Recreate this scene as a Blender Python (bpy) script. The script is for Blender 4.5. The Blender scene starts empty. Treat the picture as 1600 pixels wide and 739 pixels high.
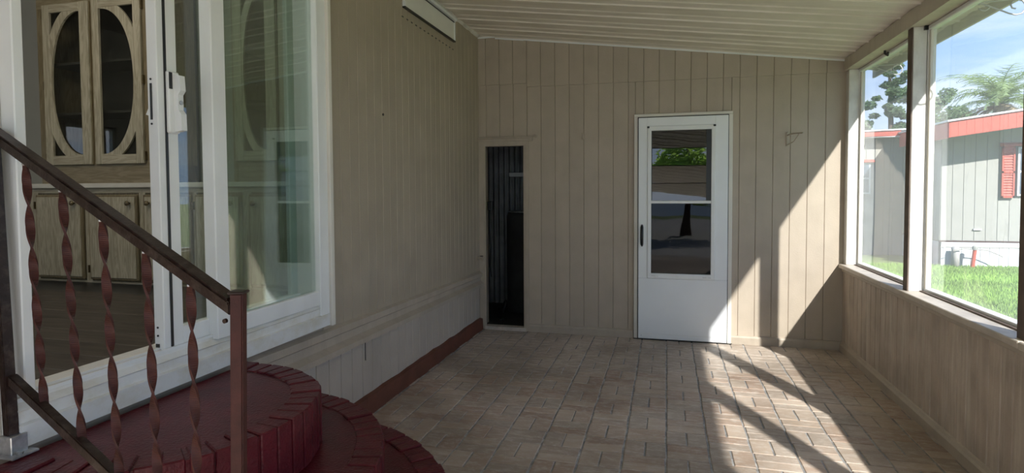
import bpy, bmesh, math, random
from mathutils import Vector, Matrix, noise
random.seed(7)
PI = math.pi
SC = bpy.context.scene
COL = SC.collection

# ------------------------------------------------------------------ camera
F_PX, YAW, PITCH, ROLL = 902.48, -0.26206, -0.03872, -0.005355
CAM = Vector((1.7816, -5.4120, 1.3693))
fw = Vector((math.sin(YAW)*math.cos(PITCH), math.cos(YAW)*math.cos(PITCH), math.sin(PITCH)))
rt = Vector((math.cos(YAW), -math.sin(YAW), 0)); up = rt.cross(fw)
rt2 = rt*math.cos(ROLL)+up*math.sin(ROLL); up2 = -rt*math.sin(ROLL)+up*math.cos(ROLL)
cd = bpy.data.cameras.new('camera'); cam = bpy.data.objects.new('camera', cd); COL.objects.link(cam)
cam.matrix_world = Matrix(((rt2.x, up2.x, -fw.x, CAM.x), (rt2.y, up2.y, -fw.y, CAM.y), (rt2.z, up2.z, -fw.z, CAM.z), (0, 0, 0, 1)))
cd.sensor_width = 36; cd.lens = 36*F_PX/1600; cd.shift_y = -37.37/1600
cd.clip_start = .02; cd.clip_end = 500
SC.camera = cam

# ------------------------------------------------------------------ world, sun, exposure
SUN_DIR = Vector((-.48, 1.0, -.775)).normalized()
EXPOSURE = 1.08
w = bpy.data.worlds.new('sky'); SC.world = w; w.use_nodes = True
nt = w.node_tree; N = nt.nodes; LK = nt.links; N.clear()
out = N.new('ShaderNodeOutputWorld'); bg = N.new('ShaderNodeBackground')
tc = N.new('ShaderNodeTexCoord'); sep = N.new('ShaderNodeSeparateXYZ'); LK.new(tc.outputs['Generated'], sep.inputs[0])
rp = N.new('ShaderNodeValToRGB'); LK.new(sep.outputs['Z'], rp.inputs[0])
rp.color_ramp.elements[0].position = 0.0; rp.color_ramp.elements[0].color = (.50, .68, .93, 1)
rp.color_ramp.elements[1].position = .6; rp.color_ramp.elements[1].color = (.13, .32, .78, 1)
mp = N.new('ShaderNodeMapping'); mp.inputs['Scale'].default_value = (1, 1, 4.5); LK.new(tc.outputs['Generated'], mp.inputs[0])
nz = N.new('ShaderNodeTexNoise'); nz.inputs['Scale'].default_value = 1.9; nz.inputs['Detail'].default_value = 8; nz.inputs['Roughness'].default_value = .6
LK.new(mp.outputs[0], nz.inputs['Vector'])
cr = N.new('ShaderNodeValToRGB'); cr.color_ramp.elements[0].position = .42; cr.color_ramp.elements[1].position = .66
LK.new(nz.outputs['Fac'], cr.inputs[0])
mx = N.new('ShaderNodeMix'); mx.data_type = 'RGBA'
LK.new(cr.outputs[0], mx.inputs['Factor']); LK.new(rp.outputs[0], mx.inputs[6]); mx.inputs[7].default_value = (.80, .86, .95, 1)
LK.new(mx.outputs[2], bg.inputs['Color']); bg.inputs['Strength'].default_value = .85
LK.new(bg.outputs[0], out.inputs[0])
sd = bpy.data.lights.new('sun', 'SUN'); sd.energy = 5.8; sd.angle = math.radians(.9); sd.color = (1, .955, .88)
so = bpy.data.objects.new('sun', sd); COL.objects.link(so); so.location = (6, -10, 9)
so.rotation_euler = SUN_DIR.to_track_quat('-Z', 'Y').to_euler()
SC.view_settings.view_transform = 'Standard'; SC.view_settings.look = 'None'
SC.view_settings.gamma = 1; SC.view_settings.exposure = EXPOSURE; SC.view_settings.use_curve_mapping = False
SC.cycles.max_bounces = 10; SC.cycles.diffuse_bounces = 6; SC.cycles.glossy_bounces = 6
SC.cycles.transmission_bounces = 8; SC.cycles.transparent_max_bounces = 24
SC.cycles.use_denoising = True

# ------------------------------------------------------------------ materials
def srgb(r, g, b):
    return tuple((c/255/12.92 if c/255 <= .04045 else ((c/255+.055)/1.055)**2.4) for c in (r, g, b))
def newmat(name):
    m = bpy.data.materials.new(name); m.use_nodes = True; nt = m.node_tree
    return m, nt, nt.nodes, nt.links, nt.nodes['Principled BSDF']
def paint(name, col, var=.12, scale=6, rough=.55, bump=.02, bscale=60, dirt=None, dirt_amt=.35, dscale=(3, 3, .7), metal=0, rnd=0, spec=.5, stretch=(1, 1, 1)):
    """coat of paint / metal / mineral: base colour broken by noise, optional streaky dirt, fine relief, per-object tone"""
    m, nt, N, L, b = newmat(name)
    g = N.new('ShaderNodeNewGeometry')
    mp = N.new('ShaderNodeMapping'); mp.inputs['Scale'].default_value = stretch; L.new(g.outputs['Position'], mp.inputs[0])
    n = N.new('ShaderNodeTexNoise'); n.inputs['Scale'].default_value = scale; n.inputs['Detail'].default_value = 6
    L.new(mp.outputs[0], n.inputs['Vector'])
    r = N.new('ShaderNodeValToRGB')
    r.color_ramp.elements[0].position = .3; r.color_ramp.elements[1].position = .7
    r.color_ramp.elements[0].color = (*[c*(1-var) for c in col], 1); r.color_ramp.elements[1].color = (*[min(1, c*(1+var)) for c in col], 1)
    L.new(n.outputs['Fac'], r.inputs[0]); c = r.outputs[0]
    if dirt:
        mp2 = N.new('ShaderNodeMapping'); mp2.inputs['Scale'].default_value = dscale; L.new(g.outputs['Position'], mp2.inputs[0])
        n2 = N.new('ShaderNodeTexNoise'); n2.inputs['Scale'].default_value = 3; n2.inputs['Detail'].default_value = 9; n2.inputs['Roughness'].default_value = .65
        L.new(mp2.outputs[0], n2.inputs['Vector'])
        r2 = N.new('ShaderNodeValToRGB'); r2.color_ramp.elements[0].position = .48; r2.color_ramp.elements[1].position = .72
        r2.color_ramp.elements[1].color = (dirt_amt,)*3+(1,); L.new(n2.outputs['Fac'], r2.inputs[0])
        x = N.new('ShaderNodeMix'); x.data_type = 'RGBA'; L.new(r2.outputs[0], x.inputs['Factor']); L.new(c, x.inputs[6])
        x.inputs[7].default_value = (*dirt, 1); c = x.outputs[2]
    if rnd:
        oi = N.new('ShaderNodeObjectInfo'); mr = N.new('ShaderNodeMapRange')
        mr.inputs['To Min'].default_value = 1-rnd; mr.inputs['To Max'].default_value = 1+rnd; L.new(oi.outputs['Random'], mr.inputs[0])
        h = N.new('ShaderNodeHueSaturation'); L.new(mr.outputs[0], h.inputs['Value']); L.new(c, h.inputs['Color']); c = h.outputs[0]
    L.new(c, b.inputs['Base Color'])
    b.inputs['Roughness'].default_value = rough; b.inputs['Metallic'].default_value = metal; b.inputs['Specular IOR Level'].default_value = spec
    if bump:
        n3 = N.new('ShaderNodeTexNoise'); n3.inputs['Scale'].default_value = bscale; n3.inputs['Detail'].default_value = 4
        L.new(g.outputs['Position'], n3.inputs['Vector'])
        bp = N.new('ShaderNodeBump'); bp.inputs['Distance'].default_value = bump; bp.inputs['Strength'].default_value = .4
        L.new(n3.outputs['Fac'], bp.inputs['Height']); L.new(bp.outputs[0], b.inputs['Normal'])
    return m
def wood(name, c1, c2, axis='z', scale=26, dist=3.0, rough=.5):
    m, nt, N, L, b = newmat(name)
    g = N.new('ShaderNodeNewGeometry'); mp = N.new('ShaderNodeMapping'); L.new(g.outputs['Position'], mp.inputs[0])
    mp.inputs['Scale'].default_value = {'z': (1, 1, .12), 'x': (.1, 1, 1), 'y': (1, .1, 1)}[axis]
    n = N.new('ShaderNodeTexNoise'); n.inputs['Scale'].default_value = scale; n.inputs['Detail'].default_value = 5; n.inputs['Distortion'].default_value = dist
    L.new(mp.outputs[0], n.inputs['Vector'])
    r = N.new('ShaderNodeValToRGB'); r.color_ramp.elements[0].position = .38; r.color_ramp.elements[1].position = .62
    r.color_ramp.elements[0].color = (*c1, 1); r.color_ramp.elements[1].color = (*c2, 1)
    L.new(n.outputs['Fac'], r.inputs[0]); L.new(r.outputs[0], b.inputs['Base Color']); b.inputs['Roughness'].default_value = rough
    return m
def glass(name, tint=(1, 1, 1), boost=1.0, haze=0.0, wave=0.0, haze_col=(.9, .93, .97)):
    m, nt, N, L, b = newmat(name); N.remove(b); o = N['Material Output']
    tr = N.new('ShaderNodeBsdfTransparent'); tr.inputs[0].default_value = (*tint, 1)
    gl = N.new('ShaderNodeBsdfGlossy'); gl.inputs['Roughness'].default_value = .006
    ge = N.new('ShaderNodeNewGeometry'); dt_ = N.new('ShaderNodeVectorMath'); dt_.operation = 'DOT_PRODUCT'
    L.new(ge.outputs['Incoming'], dt_.inputs[0]); L.new(ge.outputs['Normal'], dt_.inputs[1])
    def mth(op, a, b=None, cl=False):
        q = N.new('ShaderNodeMath'); q.operation = op; q.use_clamp = cl
        for i_, v_ in enumerate((a, b)):
            if v_ is None: continue
            if isinstance(v_, (int, float)): q.inputs[i_].default_value = v_
            else: L.new(v_, q.inputs[i_])
        return q.outputs[0]
    ab = mth('ABSOLUTE', dt_.outputs['Value']); om = mth('SUBTRACT', 1.0, ab, True); p5 = mth('POWER', om, 5.0)
    sch = mth('ADD', mth('MULTIPLY', p5, .96), .04)          # Schlick reflectance, the same from either side
    mu = N.new('ShaderNodeMath'); mu.operation = 'MULTIPLY'; mu.use_clamp = True; mu.inputs[1].default_value = boost
    L.new(sch, mu.inputs[0])
    s = N.new('ShaderNodeMixShader'); L.new(mu.outputs[0], s.inputs[0]); L.new(gl.outputs[0], s.inputs[2])
    if haze:
        tl = N.new('ShaderNodeBsdfTranslucent'); tl.inputs[0].default_value = (*haze_col, 1)
        df = N.new('ShaderNodeBsdfDiffuse'); df.inputs[0].default_value = (*haze_col, 1)
        a = N.new('ShaderNodeMixShader'); a.inputs[0].default_value = .35; L.new(tl.outputs[0], a.inputs[1]); L.new(df.outputs[0], a.inputs[2])
        h = N.new('ShaderNodeMixShader'); h.inputs[0].default_value = haze; L.new(tr.outputs[0], h.inputs[1]); L.new(a.outputs[0], h.inputs[2])
        L.new(h.outputs[0], s.inputs[1])
    else: L.new(tr.outputs[0], s.inputs[1])
    if wave:
        g = N.new('ShaderNodeNewGeometry'); mp = N.new('ShaderNodeMapping'); mp.inputs['Scale'].default_value = (3, 3, .8); L.new(g.outputs['Position'], mp.inputs[0])
        n = N.new('ShaderNodeTexNoise'); n.inputs['Scale'].default_value = 1.6; n.inputs['Detail'].default_value = 1; L.new(mp.outputs[0], n.inputs['Vector'])
        bp = N.new('ShaderNodeBump'); bp.inputs['Distance'].default_value = wave; bp.inputs['Strength'].default_value = 1
        L.new(n.outputs['Fac'], bp.inputs['Height']); L.new(bp.outputs[0], gl.inputs['Normal'])
    L.new(s.outputs[0], o.inputs[0]); return m
def emit(name, col, st):
    m, nt, N, L, b = newmat(name); b.inputs['Emission Color'].default_value = (*col, 1); b.inputs['Emission Strength'].default_value = st
    b.inputs['Base Color'].default_value = (*col, 1); return m

TAUPE = (.385, .325, .248)
M = {}
M['siding'] = paint('taupe painted siding', TAUPE, .07, 4, .5, .003, 90, dirt=(.25, .2, .15), dirt_amt=.15, rnd=.018)
M['board'] = paint('taupe painted boards', (.445, .375, .295), .06, 5, .5, .003, 90, dirt=(.28, .23, .17), dirt_amt=.15, rnd=.02)
M['skirt'] = paint('taupe skirting paint', (.46, .40, .335), .07, 4, .5, .003, 90, dirt=(.3, .25, .2), dirt_amt=.2, rnd=.02)
M['trim'] = paint('taupe painted trim', (.43, .365, .29), .08, 6, .5, .003, 60, dirt=(.24, .2, .15), dirt_amt=.3)
M['knee'] = paint('weathered taupe knee wall', (.44, .36, .29), .16, 6, .6, .004, 70, dirt=(.66, .60, .51), dirt_amt=.75, dscale=(6, 6, .45), rnd=.05)
M['sill'] = paint('worn sill paint', (.52, .46, .39), .16, 8, .5, .003, 60, dirt=(.25, .2, .16), dirt_amt=.5, dscale=(3, .6, 3))
M['post'] = paint('dirty white post paint', (.70, .68, .64), .12, 9, .5, .003, 60, dirt=(.3, .25, .2), dirt_amt=.4)
M['postdark'] = paint('dark brown post shade and bead', (.12, .085, .065), .25, 12, .6, .003, 60)  # dark brown: shade painted on the posts' inner faces, also the sill bead
M['white'] = paint('white vinyl', (.80, .81, .80), .04, 5, .35, 0, dirt=(.5, .46, .38), dirt_amt=.12)
M['cream'] = paint('cream aluminium', (.72, .68, .6), .05, 5, .4, 0)
M['dirtywhite'] = paint('grimy white jamb', (.66, .63, .57), .12, 6, .55, .004, 50, dirt=(.25, .2, .15), dirt_amt=.55, dscale=(2, 2, .5))
M['sillwhite'] = paint('white door sill with peeling yellowed paint', (.76, .76, .74), .05, 5, .45, .003, 60, dirt=(.5, .42, .22), dirt_amt=.45, dscale=(4, 2, 3))
M['door'] = paint('white storm door', (.83, .85, .86), .02, 4, .35, 0)
M['ceil'] = paint('cream aluminium roof pan', (.74, .68, .58), .05, 5, .42, 0, dirt=(.45, .38, .28), dirt_amt=.35, dscale=(.6, 4, 1))
M['beam'] = paint('cream header beam', (.58, .52, .43), .06, 6, .5, .002, 60, dirt=(.3, .24, .17), dirt_amt=.3)
M['curb'] = paint('red brown curb paint', (.125, .040, .022), .2, 8, .6, .006, 40)
M['red'] = paint('dark red step paint', (.086, .0075, .013), .25, 16, .34, .008, 95, dirt=(.24, .09, .09), dirt_amt=.10, dscale=(5, 5, 5), rnd=.08, spec=.28)
M['redside'] = paint('red brick side paint', (.22, .022, .026), .2, 18, .38, .010, 85, rnd=.12)
M['iron'] = paint('brown painted iron', (.020, .009, .007), .35, 25, .38, .002, 120, dirt=(.2, .16, .13), dirt_amt=.25, dscale=(12, 12, 12), spec=.35)
M['ironred'] = paint('red brown painted iron', (.058, .017, .013), .3, 25, .45, .002, 120, spec=.25)
M['galv'] = paint('galvanised bracket', (.5, .5, .5), .3, 40, .35, .002, 90, metal=.8)
M['ironwhite'] = paint('pale grey painted iron', (.50, .47, .46), .1, 20, .5, 0)
M['black'] = paint('black metal', (.012, .012, .013), .2, 20, .35, 0)
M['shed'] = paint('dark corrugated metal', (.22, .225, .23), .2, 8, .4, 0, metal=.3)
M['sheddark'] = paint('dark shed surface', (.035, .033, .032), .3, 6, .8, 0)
M['grout'] = paint('grey mortar', (.25, .24, .23), .25, 20, .85, .003, 60, dirt=(.62, .60, .57), dirt_amt=.85, dscale=(3, 3, 3))
M['brass'] = paint('antique brass', (.18, .14, .08), .2, 30, .4, 0, metal=.7)
M['oak'] = wood('pickled oak', (.30, .265, .185), (.46, .415, .31), 'z')
M['oakx'] = wood('pickled oak rail', (.31, .27, .19), (.46, .415, .31), 'x')
M['oakbrown'] = wood('brown oak edge', (.15, .115, .06), (.22, .175, .10), 'z')
M['oakbrownx'] = wood('brown oak rail', (.19, .15, .085), (.27, .22, .14), 'x')
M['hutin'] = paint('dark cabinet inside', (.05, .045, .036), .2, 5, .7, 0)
M['inwall'] = paint('grey interior wall', (.33, .33, .30), .04, 4, .7, 0)
M['counter'] = paint('pale countertop', (.60, .57, .50), .05, 12, .35, 0)
M['plank'] = wood('dark floor plank', (.040, .031, .025), (.085, .068, .055), 'x', 18, 2.0, .45)
M['glass'] = glass('clear glass', (.88, .93, .905), 2.4, wave=.0005)
M['cabglass'] = glass('cabinet glass', (.86, .87, .85), 1.0)
M['darkglass'] = glass('door glass', (.45, .45, .47), .55, wave=.002)
M['louvre'] = glass('louvre glass', (.6, .62, .64), 2.2, wave=.0012)
M['vinyl'] = glass('hazy vinyl pane', (.96, .98, 1), 1.0, haze=.075, wave=.003)
M['frost'] = paint('frosted pane', (.74, .72, .66), .04, 5, .3, 0)
M['lamp'] = emit('ceiling lamp diffuser', (1, .93, .8), 6)
M['nsiding'] = paint('greige vinyl siding', (.30, .295, .265), .04, 5, .6, 0, rnd=.02)
M['nred'] = paint('red painted metal', (.42, .075, .045), .07, 5, .5, 0)
M['nwhite'] = paint('white skirting', (.58, .59, .60), .04, 5, .5, 0)
M['nroof'] = paint('white roof edge', (.62, .62, .62), .04, 5, .5, 0)
M['bark'] = paint('bark', (.12, .09, .065), .3, 14, .9, .02, 20)
M['leaf'] = paint('pine foliage', (.065, .125, .045), .45, 1.5, .7, 0)
M['palm'] = paint('palm frond', (.15, .22, .08), .35, 2, .6, 0)
M['deadpalm'] = paint('dead palm frond', (.40, .30, .19), .3, 2, .8, 0)
M['hedge'] = paint('bright hedge leaves', (.16, .26, .06), .5, 3, .6, 0)
def leafmat(name, col, trans):
    m = paint(name, col, .45, 3, .7, 0); nt = m.node_tree; b = nt.nodes['Principled BSDF']; o = nt.nodes['Material Output']
    t = nt.nodes.new('ShaderNodeBsdfTranslucent'); t.inputs[0].default_value = (col[0]*2.2, col[1]*2.2, col[2]*1.6, 1)
    x = nt.nodes.new('ShaderNodeMixShader'); x.inputs[0].default_value = trans
    nt.links.new(b.outputs[0], x.inputs[1]); nt.links.new(t.outputs[0], x.inputs[2]); nt.links.new(x.outputs[0], o.inputs[0]); return m
M['hedge'] = leafmat('bright hedge leaves', (.20, .30, .08), .5)
M['leaf'] = leafmat('pine foliage', (.10, .16, .075), .25)
M['palm'] = leafmat('palm frond', (.22, .29, .13), .3)
M['earth'] = paint('grass ground', (.15, .21, .06), .3, 1.2, .9, .01, 20)
M['grass'] = paint('grass blades', (.21, .35, .06), .35, 1.0, .7, 0)
M['conc'] = paint('concrete', (.42, .40, .37), .15, 4, .8, .004, 40)
# floor brick: tan clay with whitish wear
def brickmat():
    m, nt, N, L, b = newmat('worn tan floor brick')
    g = N.new('ShaderNodeNewGeometry'); oi = N.new('ShaderNodeObjectInfo')
    r = N.new('ShaderNodeValToRGB'); e = r.color_ramp.elements
    e[0].color = (.40, .28, .21, 1); e[1].color = (.58, .46, .36, 1); e[1].position = 1
    for p, c in ((.25, (.50, .37, .28)), (.5, (.44, .36, .29)), (.75, (.54, .42, .32))):
        q = e.new(p); q.color = (*c, 1)
    L.new(oi.outputs['Random'], r.inputs[0])
    n = N.new('ShaderNodeTexNoise'); n.inputs['Scale'].default_value = 13; n.inputs['Detail'].default_value = 10; n.inputs['Roughness'].default_value = .78
    mp = N.new('ShaderNodeMapping'); mp.inputs['Scale'].default_value = (1, 2.2, 1); L.new(g.outputs['Position'], mp.inputs[0]); L.new(mp.outputs[0], n.inputs['Vector'])
    r2 = N.new('ShaderNodeValToRGB'); r2.color_ramp.elements[0].position = .47; r2.color_ramp.elements[1].position = .62; r2.color_ramp.elements[1].color = (.8, .8, .8, 1)
    L.new(n.outputs['Fac'], r2.inputs[0])
    x = N.new('ShaderNodeMix'); x.data_type = 'RGBA'; L.new(r2.outputs[0], x.inputs['Factor']); L.new(r.outputs[0], x.inputs[6]); x.inputs[7].default_value = (.66, .58, .50, 1)
    n2 = N.new('ShaderNodeTexNoise'); n2.inputs['Scale'].default_value = 1.3; n2.inputs['Detail'].default_value = 7
    L.new(g.outputs['Position'], n2.inputs['Vector'])
    r3 = N.new('ShaderNodeValToRGB'); r3.color_ramp.elements[0].position = .42; r3.color_ramp.elements[0].color = (.66, .64, .62, 1); r3.color_ramp.elements[1].position = .62; r3.color_ramp.elements[1].color = (1, 1, 1, 1)
    L.new(n2.outputs['Fac'], r3.inputs[0])
    y = N.new('ShaderNodeMix'); y.data_type = 'RGBA'; y.blend_type = 'MULTIPLY'; y.inputs['Factor'].default_value = 1
    L.new(x.outputs[2], y.inputs[6]); L.new(r3.outputs[0], y.inputs[7]); L.new(y.outputs[2], b.inputs['Base Color'])
    b.inputs['Roughness'].default_value = .5
    bp = N.new('ShaderNodeBump'); bp.inputs['Distance'].default_value = .004; bp.inputs['Strength'].default_value = .6
    L.new(n.outputs['Fac'], bp.inputs['Height']); L.new(bp.outputs[0], b.inputs['Normal'])
    return m
M['brick'] = brickmat()

# ------------------------------------------------------------------ helpers
def box(bm, x0, x1, y0, y1, z0, z1, bev=0):
    r = bmesh.ops.create_cube(bm, size=1)['verts']
    for v in r:
        v.co = Vector((x0+(v.co.x+.5)*(x1-x0), y0+(v.co.y+.5)*(y1-y0), z0+(v.co.z+.5)*(z1-z0)))
    if bev:
        es = {e for v in r for e in v.link_edges}
        bmesh.ops.bevel(bm, geom=list(es), offset=bev, segments=1, affect='EDGES')
    return bm
def prism(bm, pts, axis, lo, hi):
    """extrude a closed 2D outline along an axis: pts are (y,z) for x, (x,z) for y, (x,y) for z"""
    mk = {'x': lambda p, t: (t, p[0], p[1]), 'y': lambda p, t: (p[0], t, p[1]), 'z': lambda p, t: (p[0], p[1], t)}[axis]
    a = [bm.verts.new(mk(p, lo)) for p in pts]; b = [bm.verts.new(mk(p, hi)) for p in pts]
    n = len(pts)
    for i in range(n): bm.faces.new((a[i], a[(i+1) % n], b[(i+1) % n], b[i]))
    bm.faces.new(a[::-1]); bm.faces.new(b)
    bmesh.ops.recalc_face_normals(bm, faces=bm.faces[:])
    return bm
def tube(bm, pts, r, n=8, flat=1.0):
    pts = [Vector(p) for p in pts]; rings = []
    for i, p in enumerate(pts):
        t = (pts[min(i+1, len(pts)-1)]-pts[max(i-1, 0)]).normalized()
        u = t.orthogonal().normalized() if i == 0 else (u-t*u.dot(t)).normalized()
        v = t.cross(u); rr = r[i] if isinstance(r, (list, tuple)) else r
        rings.append([bm.verts.new(p+u*math.cos(2*PI*k/n)*rr+v*math.sin(2*PI*k/n)*rr*flat) for k in range(n)])
    for a, b in zip(rings, rings[1:]):
        for k in range(n): bm.faces.new((a[k], a[(k+1) % n], b[(k+1) % n], b[k]))
    bm.faces.new(rings[0][::-1]); bm.faces.new(rings[-1])
    return bm
def lathe(bm, prof, c, n=20, axis='z'):
    """prof: (radius, height) pairs"""
    rings = []
    for r_, h in prof:
        ring = []
        for k in range(n):
            a = 2*PI*k/n; p = {'z': (r_*math.cos(a), r_*math.sin(a), h), 'y': (r_*math.cos(a), h, r_*math.sin(a)), 'x': (h, r_*math.cos(a), r_*math.sin(a))}[axis]
            ring.append(bm.verts.new(Vector(c)+Vector(p)))
        rings.append(ring)
    for a, b in zip(rings, rings[1:]):
        for k in range(n): bm.faces.new((a[k], a[(k+1) % n], b[(k+1) % n], b[k]))
    bm.faces.new(rings[0][::-1]); bm.faces.new(rings[-1])
    bmesh.ops.recalc_face_normals(bm, faces=bm.faces[:])
    return bm
WP = {}
def wpos(o): return WP.get(o.name, Vector((0, 0, 0)))
def obj(name, bm, mat, parent=None, loc=None, smooth=False):
    """bm holds WORLD coordinates; the origin goes to the parent's base (or loc)"""
    me = bpy.data.meshes.new(name)
    base = Vector(loc) if loc is not None else (wpos(parent) if parent else Vector((0, 0, 0)))
    bmesh.ops.translate(bm, verts=bm.verts[:], vec=-base); bm.to_mesh(me); bm.free()
    if smooth:
        for p in me.polygons: p.use_smooth = True
    me.materials.append(M[mat] if isinstance(mat, str) else mat)
    o = bpy.data.objects.new(name, me); COL.objects.link(o)
    if parent: o.parent = parent; o.location = base-wpos(parent)
    else: o.location = base
    WP[o.name] = base
    return o
def B(*a, **k): return box(bmesh.new(), *a, **k)
def tag(o, label, cat, group=None, kind=None):
    o['label'] = label; o['category'] = cat
    if group: o['group'] = group
    if kind: o['kind'] = kind
    return o
def thing(name, label, cat, loc, group=None, kind=None):
    o = bpy.data.objects.new(name, None); COL.objects.link(o); o.location = loc; WP[o.name] = Vector(loc)
    o.empty_display_size = .1
    return tag(o, label, cat, group, kind)
def inst(src, loc, parent=None, rot=None, label=None, group=None, scale=None):
    """copy of a single mesh object sharing its mesh; loc is the world position"""
    c = src.copy(); COL.objects.link(c); c.parent = parent
    c.location = Vector(loc)-(wpos(parent) if parent else Vector((0, 0, 0))); WP[c.name] = Vector(loc)
    if rot is not None: c.rotation_euler = rot
    if scale is not None: c.scale = scale
    if label: c['label'] = label
    if group: c['group'] = group
    return c
def part_at(name, bm, mat, parent, origin, smooth=False):
    """part with its own origin in world space"""
    return obj(name, bm, mat, parent, loc=origin, smooth=smooth)
def ceil_z(x): return 2.872-.1335*x
Wd = 3.22

# ================================================================== SETTING
# ---------------- porch floor
fl = tag(obj('floor', B(-.02, Wd+.1, -7.0, .0, -.25, -.0045), "grout"), 'basketweave brick porch floor in worn tan clay with grey mortar', 'floor', kind='structure')
PX, PY, G = .2165, .345, .0085
def brick_mesh(name, w_, l_):
    bm = bmesh.new(); box(bm, -w_/2, w_/2, -l_/2, l_/2, -.03, 0)
    top = [e for e in bm.edges if all(v.co.z > -.001 for v in e.verts)]
    bmesh.ops.bevel(bm, geom=top, offset=.0025, segments=1, affect='EDGES')
    me = bpy.data.meshes.new(name); bm.to_mesh(me); bm.free(); me.materials.append(M['brick']); return me
PV = .175; PH = (PY-PV)/2
m_vert = brick_mesh('brick_upright', PX/2-.0085, PV-G*.8); m_hor = brick_mesh('brick_level', PX-.0135, PH-G*.65)
spots = []
for k in range(-9, 8):
    xc = 1.784+PX*(k+.5)
    if xc < -.1 or xc > Wd+.1: continue
    ph = -1.465 if (k % 2) == 0 else -1.465-PY/2
    if k == 0: pass
    for j in range(-17, 6):
        yc = ph+j*PY
        if yc > .09 or yc < -7: continue
        for s in (-1, 1): spots.append((xc+s*PX/4, yc, 'v'))
        for s in (0, 1): spots.append((xc, yc+PV/2+PH*(s+.5), 'h'))
def in_view(x, y):
    d = Vector((x, y, 0))-CAM; z = d.dot(fw)
    if z < .3: return None
    px = 800+F_PX*d.dot(rt2)/z; py = 332.13-F_PX*d.dot(up2)/z
    return z if (-30 < px < 1630 and py < 765) else None
clean = []
for s in spots:
    hx = PX/4 if s[2] == 'v' else PX/2; hy = PV/2 if s[2] == 'v' else PH/2
    if s[0]-hx < .035 or s[0]+hx > Wd+.004+hx or s[1]+hy > -.0+hy: pass
    if s[0] < -.01 or s[0] > Wd+.05 or s[1] > .06: continue
    if math.hypot(s[0]-.15, s[1]+3.85) < .86: continue
    clean.append(s)
vis = sorted([s for s in clean if in_view(s[0], s[1])], key=lambda s: in_view(s[0], s[1]))
near = set(vis[:300])
rest = bmesh.new()
first = {}
for s in clean:
    x, y = s[0]+random.uniform(-.0015, .0015), s[1]+random.uniform(-.0015, .0015)
    z = random.uniform(-.0006, .0006); me = m_vert if s[2] == 'v' else m_hor
    if s in near:
        o = bpy.data.objects.new('brick', me); COL.objects.link(o); o.parent = fl
        o.location = (x, y, z); o.rotation_euler = (random.uniform(-.003, .003), random.uniform(-.003, .003), random.uniform(-.012, .012))
    else:
        t = bmesh.new(); t.from_mesh(me); bmesh.ops.translate(t, verts=t.verts[:], vec=(x, y, z))
        tmp = bpy.data.meshes.new('t'); t.to_mesh(tmp); t.free(); rest.from_mesh(tmp); bpy.data.meshes.remove(tmp)
ro = obj('brick_field', rest, 'brick', fl); ro['kind'] = 'stuff'

# ---------------- house wall on the left (x = 0)
wl = thing('wall_left', 'taupe ribbed siding house wall with band and skirting, left of porch', 'wall', (0, 0, 0), kind='structure')
obj('wall_core', B(-.12, -.006, -2.70, .3, 0, 3.0), 'siding', wl)
obj('wall_core', B(-.12, -.012, -7.0, -4.26, 0, 3.0), 'siding', wl)
obj('wall_core', B(-.12, -.006, -4.26, -2.70, 0, .66), 'siding', wl)
obj('wall_core', B(-.12, -.006, -4.26, -2.70, 2.86, 3.0), 'siding', wl)
def board_bm(x_face, th, w_, z0, z1, ch=.007):
    """vertical board lying on x plane, face towards +x, centred on y=0"""
    return prism(bmesh.new(), [(-.0-th+x_face, -w_/2), (x_face-ch, -w_/2), (x_face, -w_/2+ch*.8), (x_face, w_/2-ch*.8), (x_face-ch, w_/2), (-th+x_face, w_/2)], 'z', z0, z1)
pit = .1
bmu = board_bm(0, .012, pit-.001, .58, 2.90, .0036); src = obj('siding_board', bmu, 'siding', wl)
src.location = (0, -.05, 0)
for i in range(1, 27): inst(src, (0, -.05-pit*i, 0), wl)
for i in range(27): inst(src, (0, -4.415-pit*i, 0), wl)
bml = board_bm(-.002, .010, pit*1.2-.0015, .0, .50, .006); s2 = obj('skirting_board', bml, 'skirt', wl); s2.location = (0, -.07, 0)
for i in range(1, 24): inst(s2, (0, -.07-.12*i, 0), wl)
# horizontal band, rises slightly towards the camera as on the real wall
def band(bm, y0, y1, zt0, zt1, zb0, zb1, x0, x1, lip=.012):
    a = []
    for y, zt, zb in ((y0, zt0, zb0), (y1, zt1, zb1)):
        a.append([bm.verts.new(v) for v in ((x0, y, zt), (.026, y, zt-.014), (.026, y, zt-.050), (.006, y, zt-.062), (.006, y, zb+.052), (x1, y, zb+.030), (x1, y, zb), (x0, y, zb-.004))])
    for k in range(8): bm.faces.new((a[0][k], a[0][(k+1) % 8], a[1][(k+1) % 8], a[1][k]))
    bm.faces.new(a[0][::-1]); bm.faces.new(a[1]); bmesh.ops.recalc_face_normals(bm, faces=bm.faces[:]); return bm
obj('band_trim', band(bmesh.new(), -3.3, -.005, .638, .572, .478, .428, -.004, .045), 'trim', wl)
cb = bmesh.new(); random.seed(3)
ys = [-.0-.12*i for i in range(24)]
pr = []
for y in ys:
    j = random.uniform(-.006, .006)
    pr.append([cb.verts.new(v) for v in ((-.002, y, 0), (.034+j*.6, y, -.005), (.028, y, .105+j), (.018, y, .108+j), (-.002, y, .112+j))])
for a, b in zip(pr, pr[1:]):
    for k in range(5): cb.faces.new((a[k], a[(k+1) % 5], b[(k+1) % 5], b[k]))
cb.faces.new(pr[0]); cb.faces.new(pr[-1][::-1]); bmesh.ops.recalc_face_normals(cb, faces=cb.faces[:])
tag(obj('baseboard_left', cb, 'curb'), 'red-brown painted rough curb along foot of house wall', 'baseboard', kind='structure')
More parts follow.
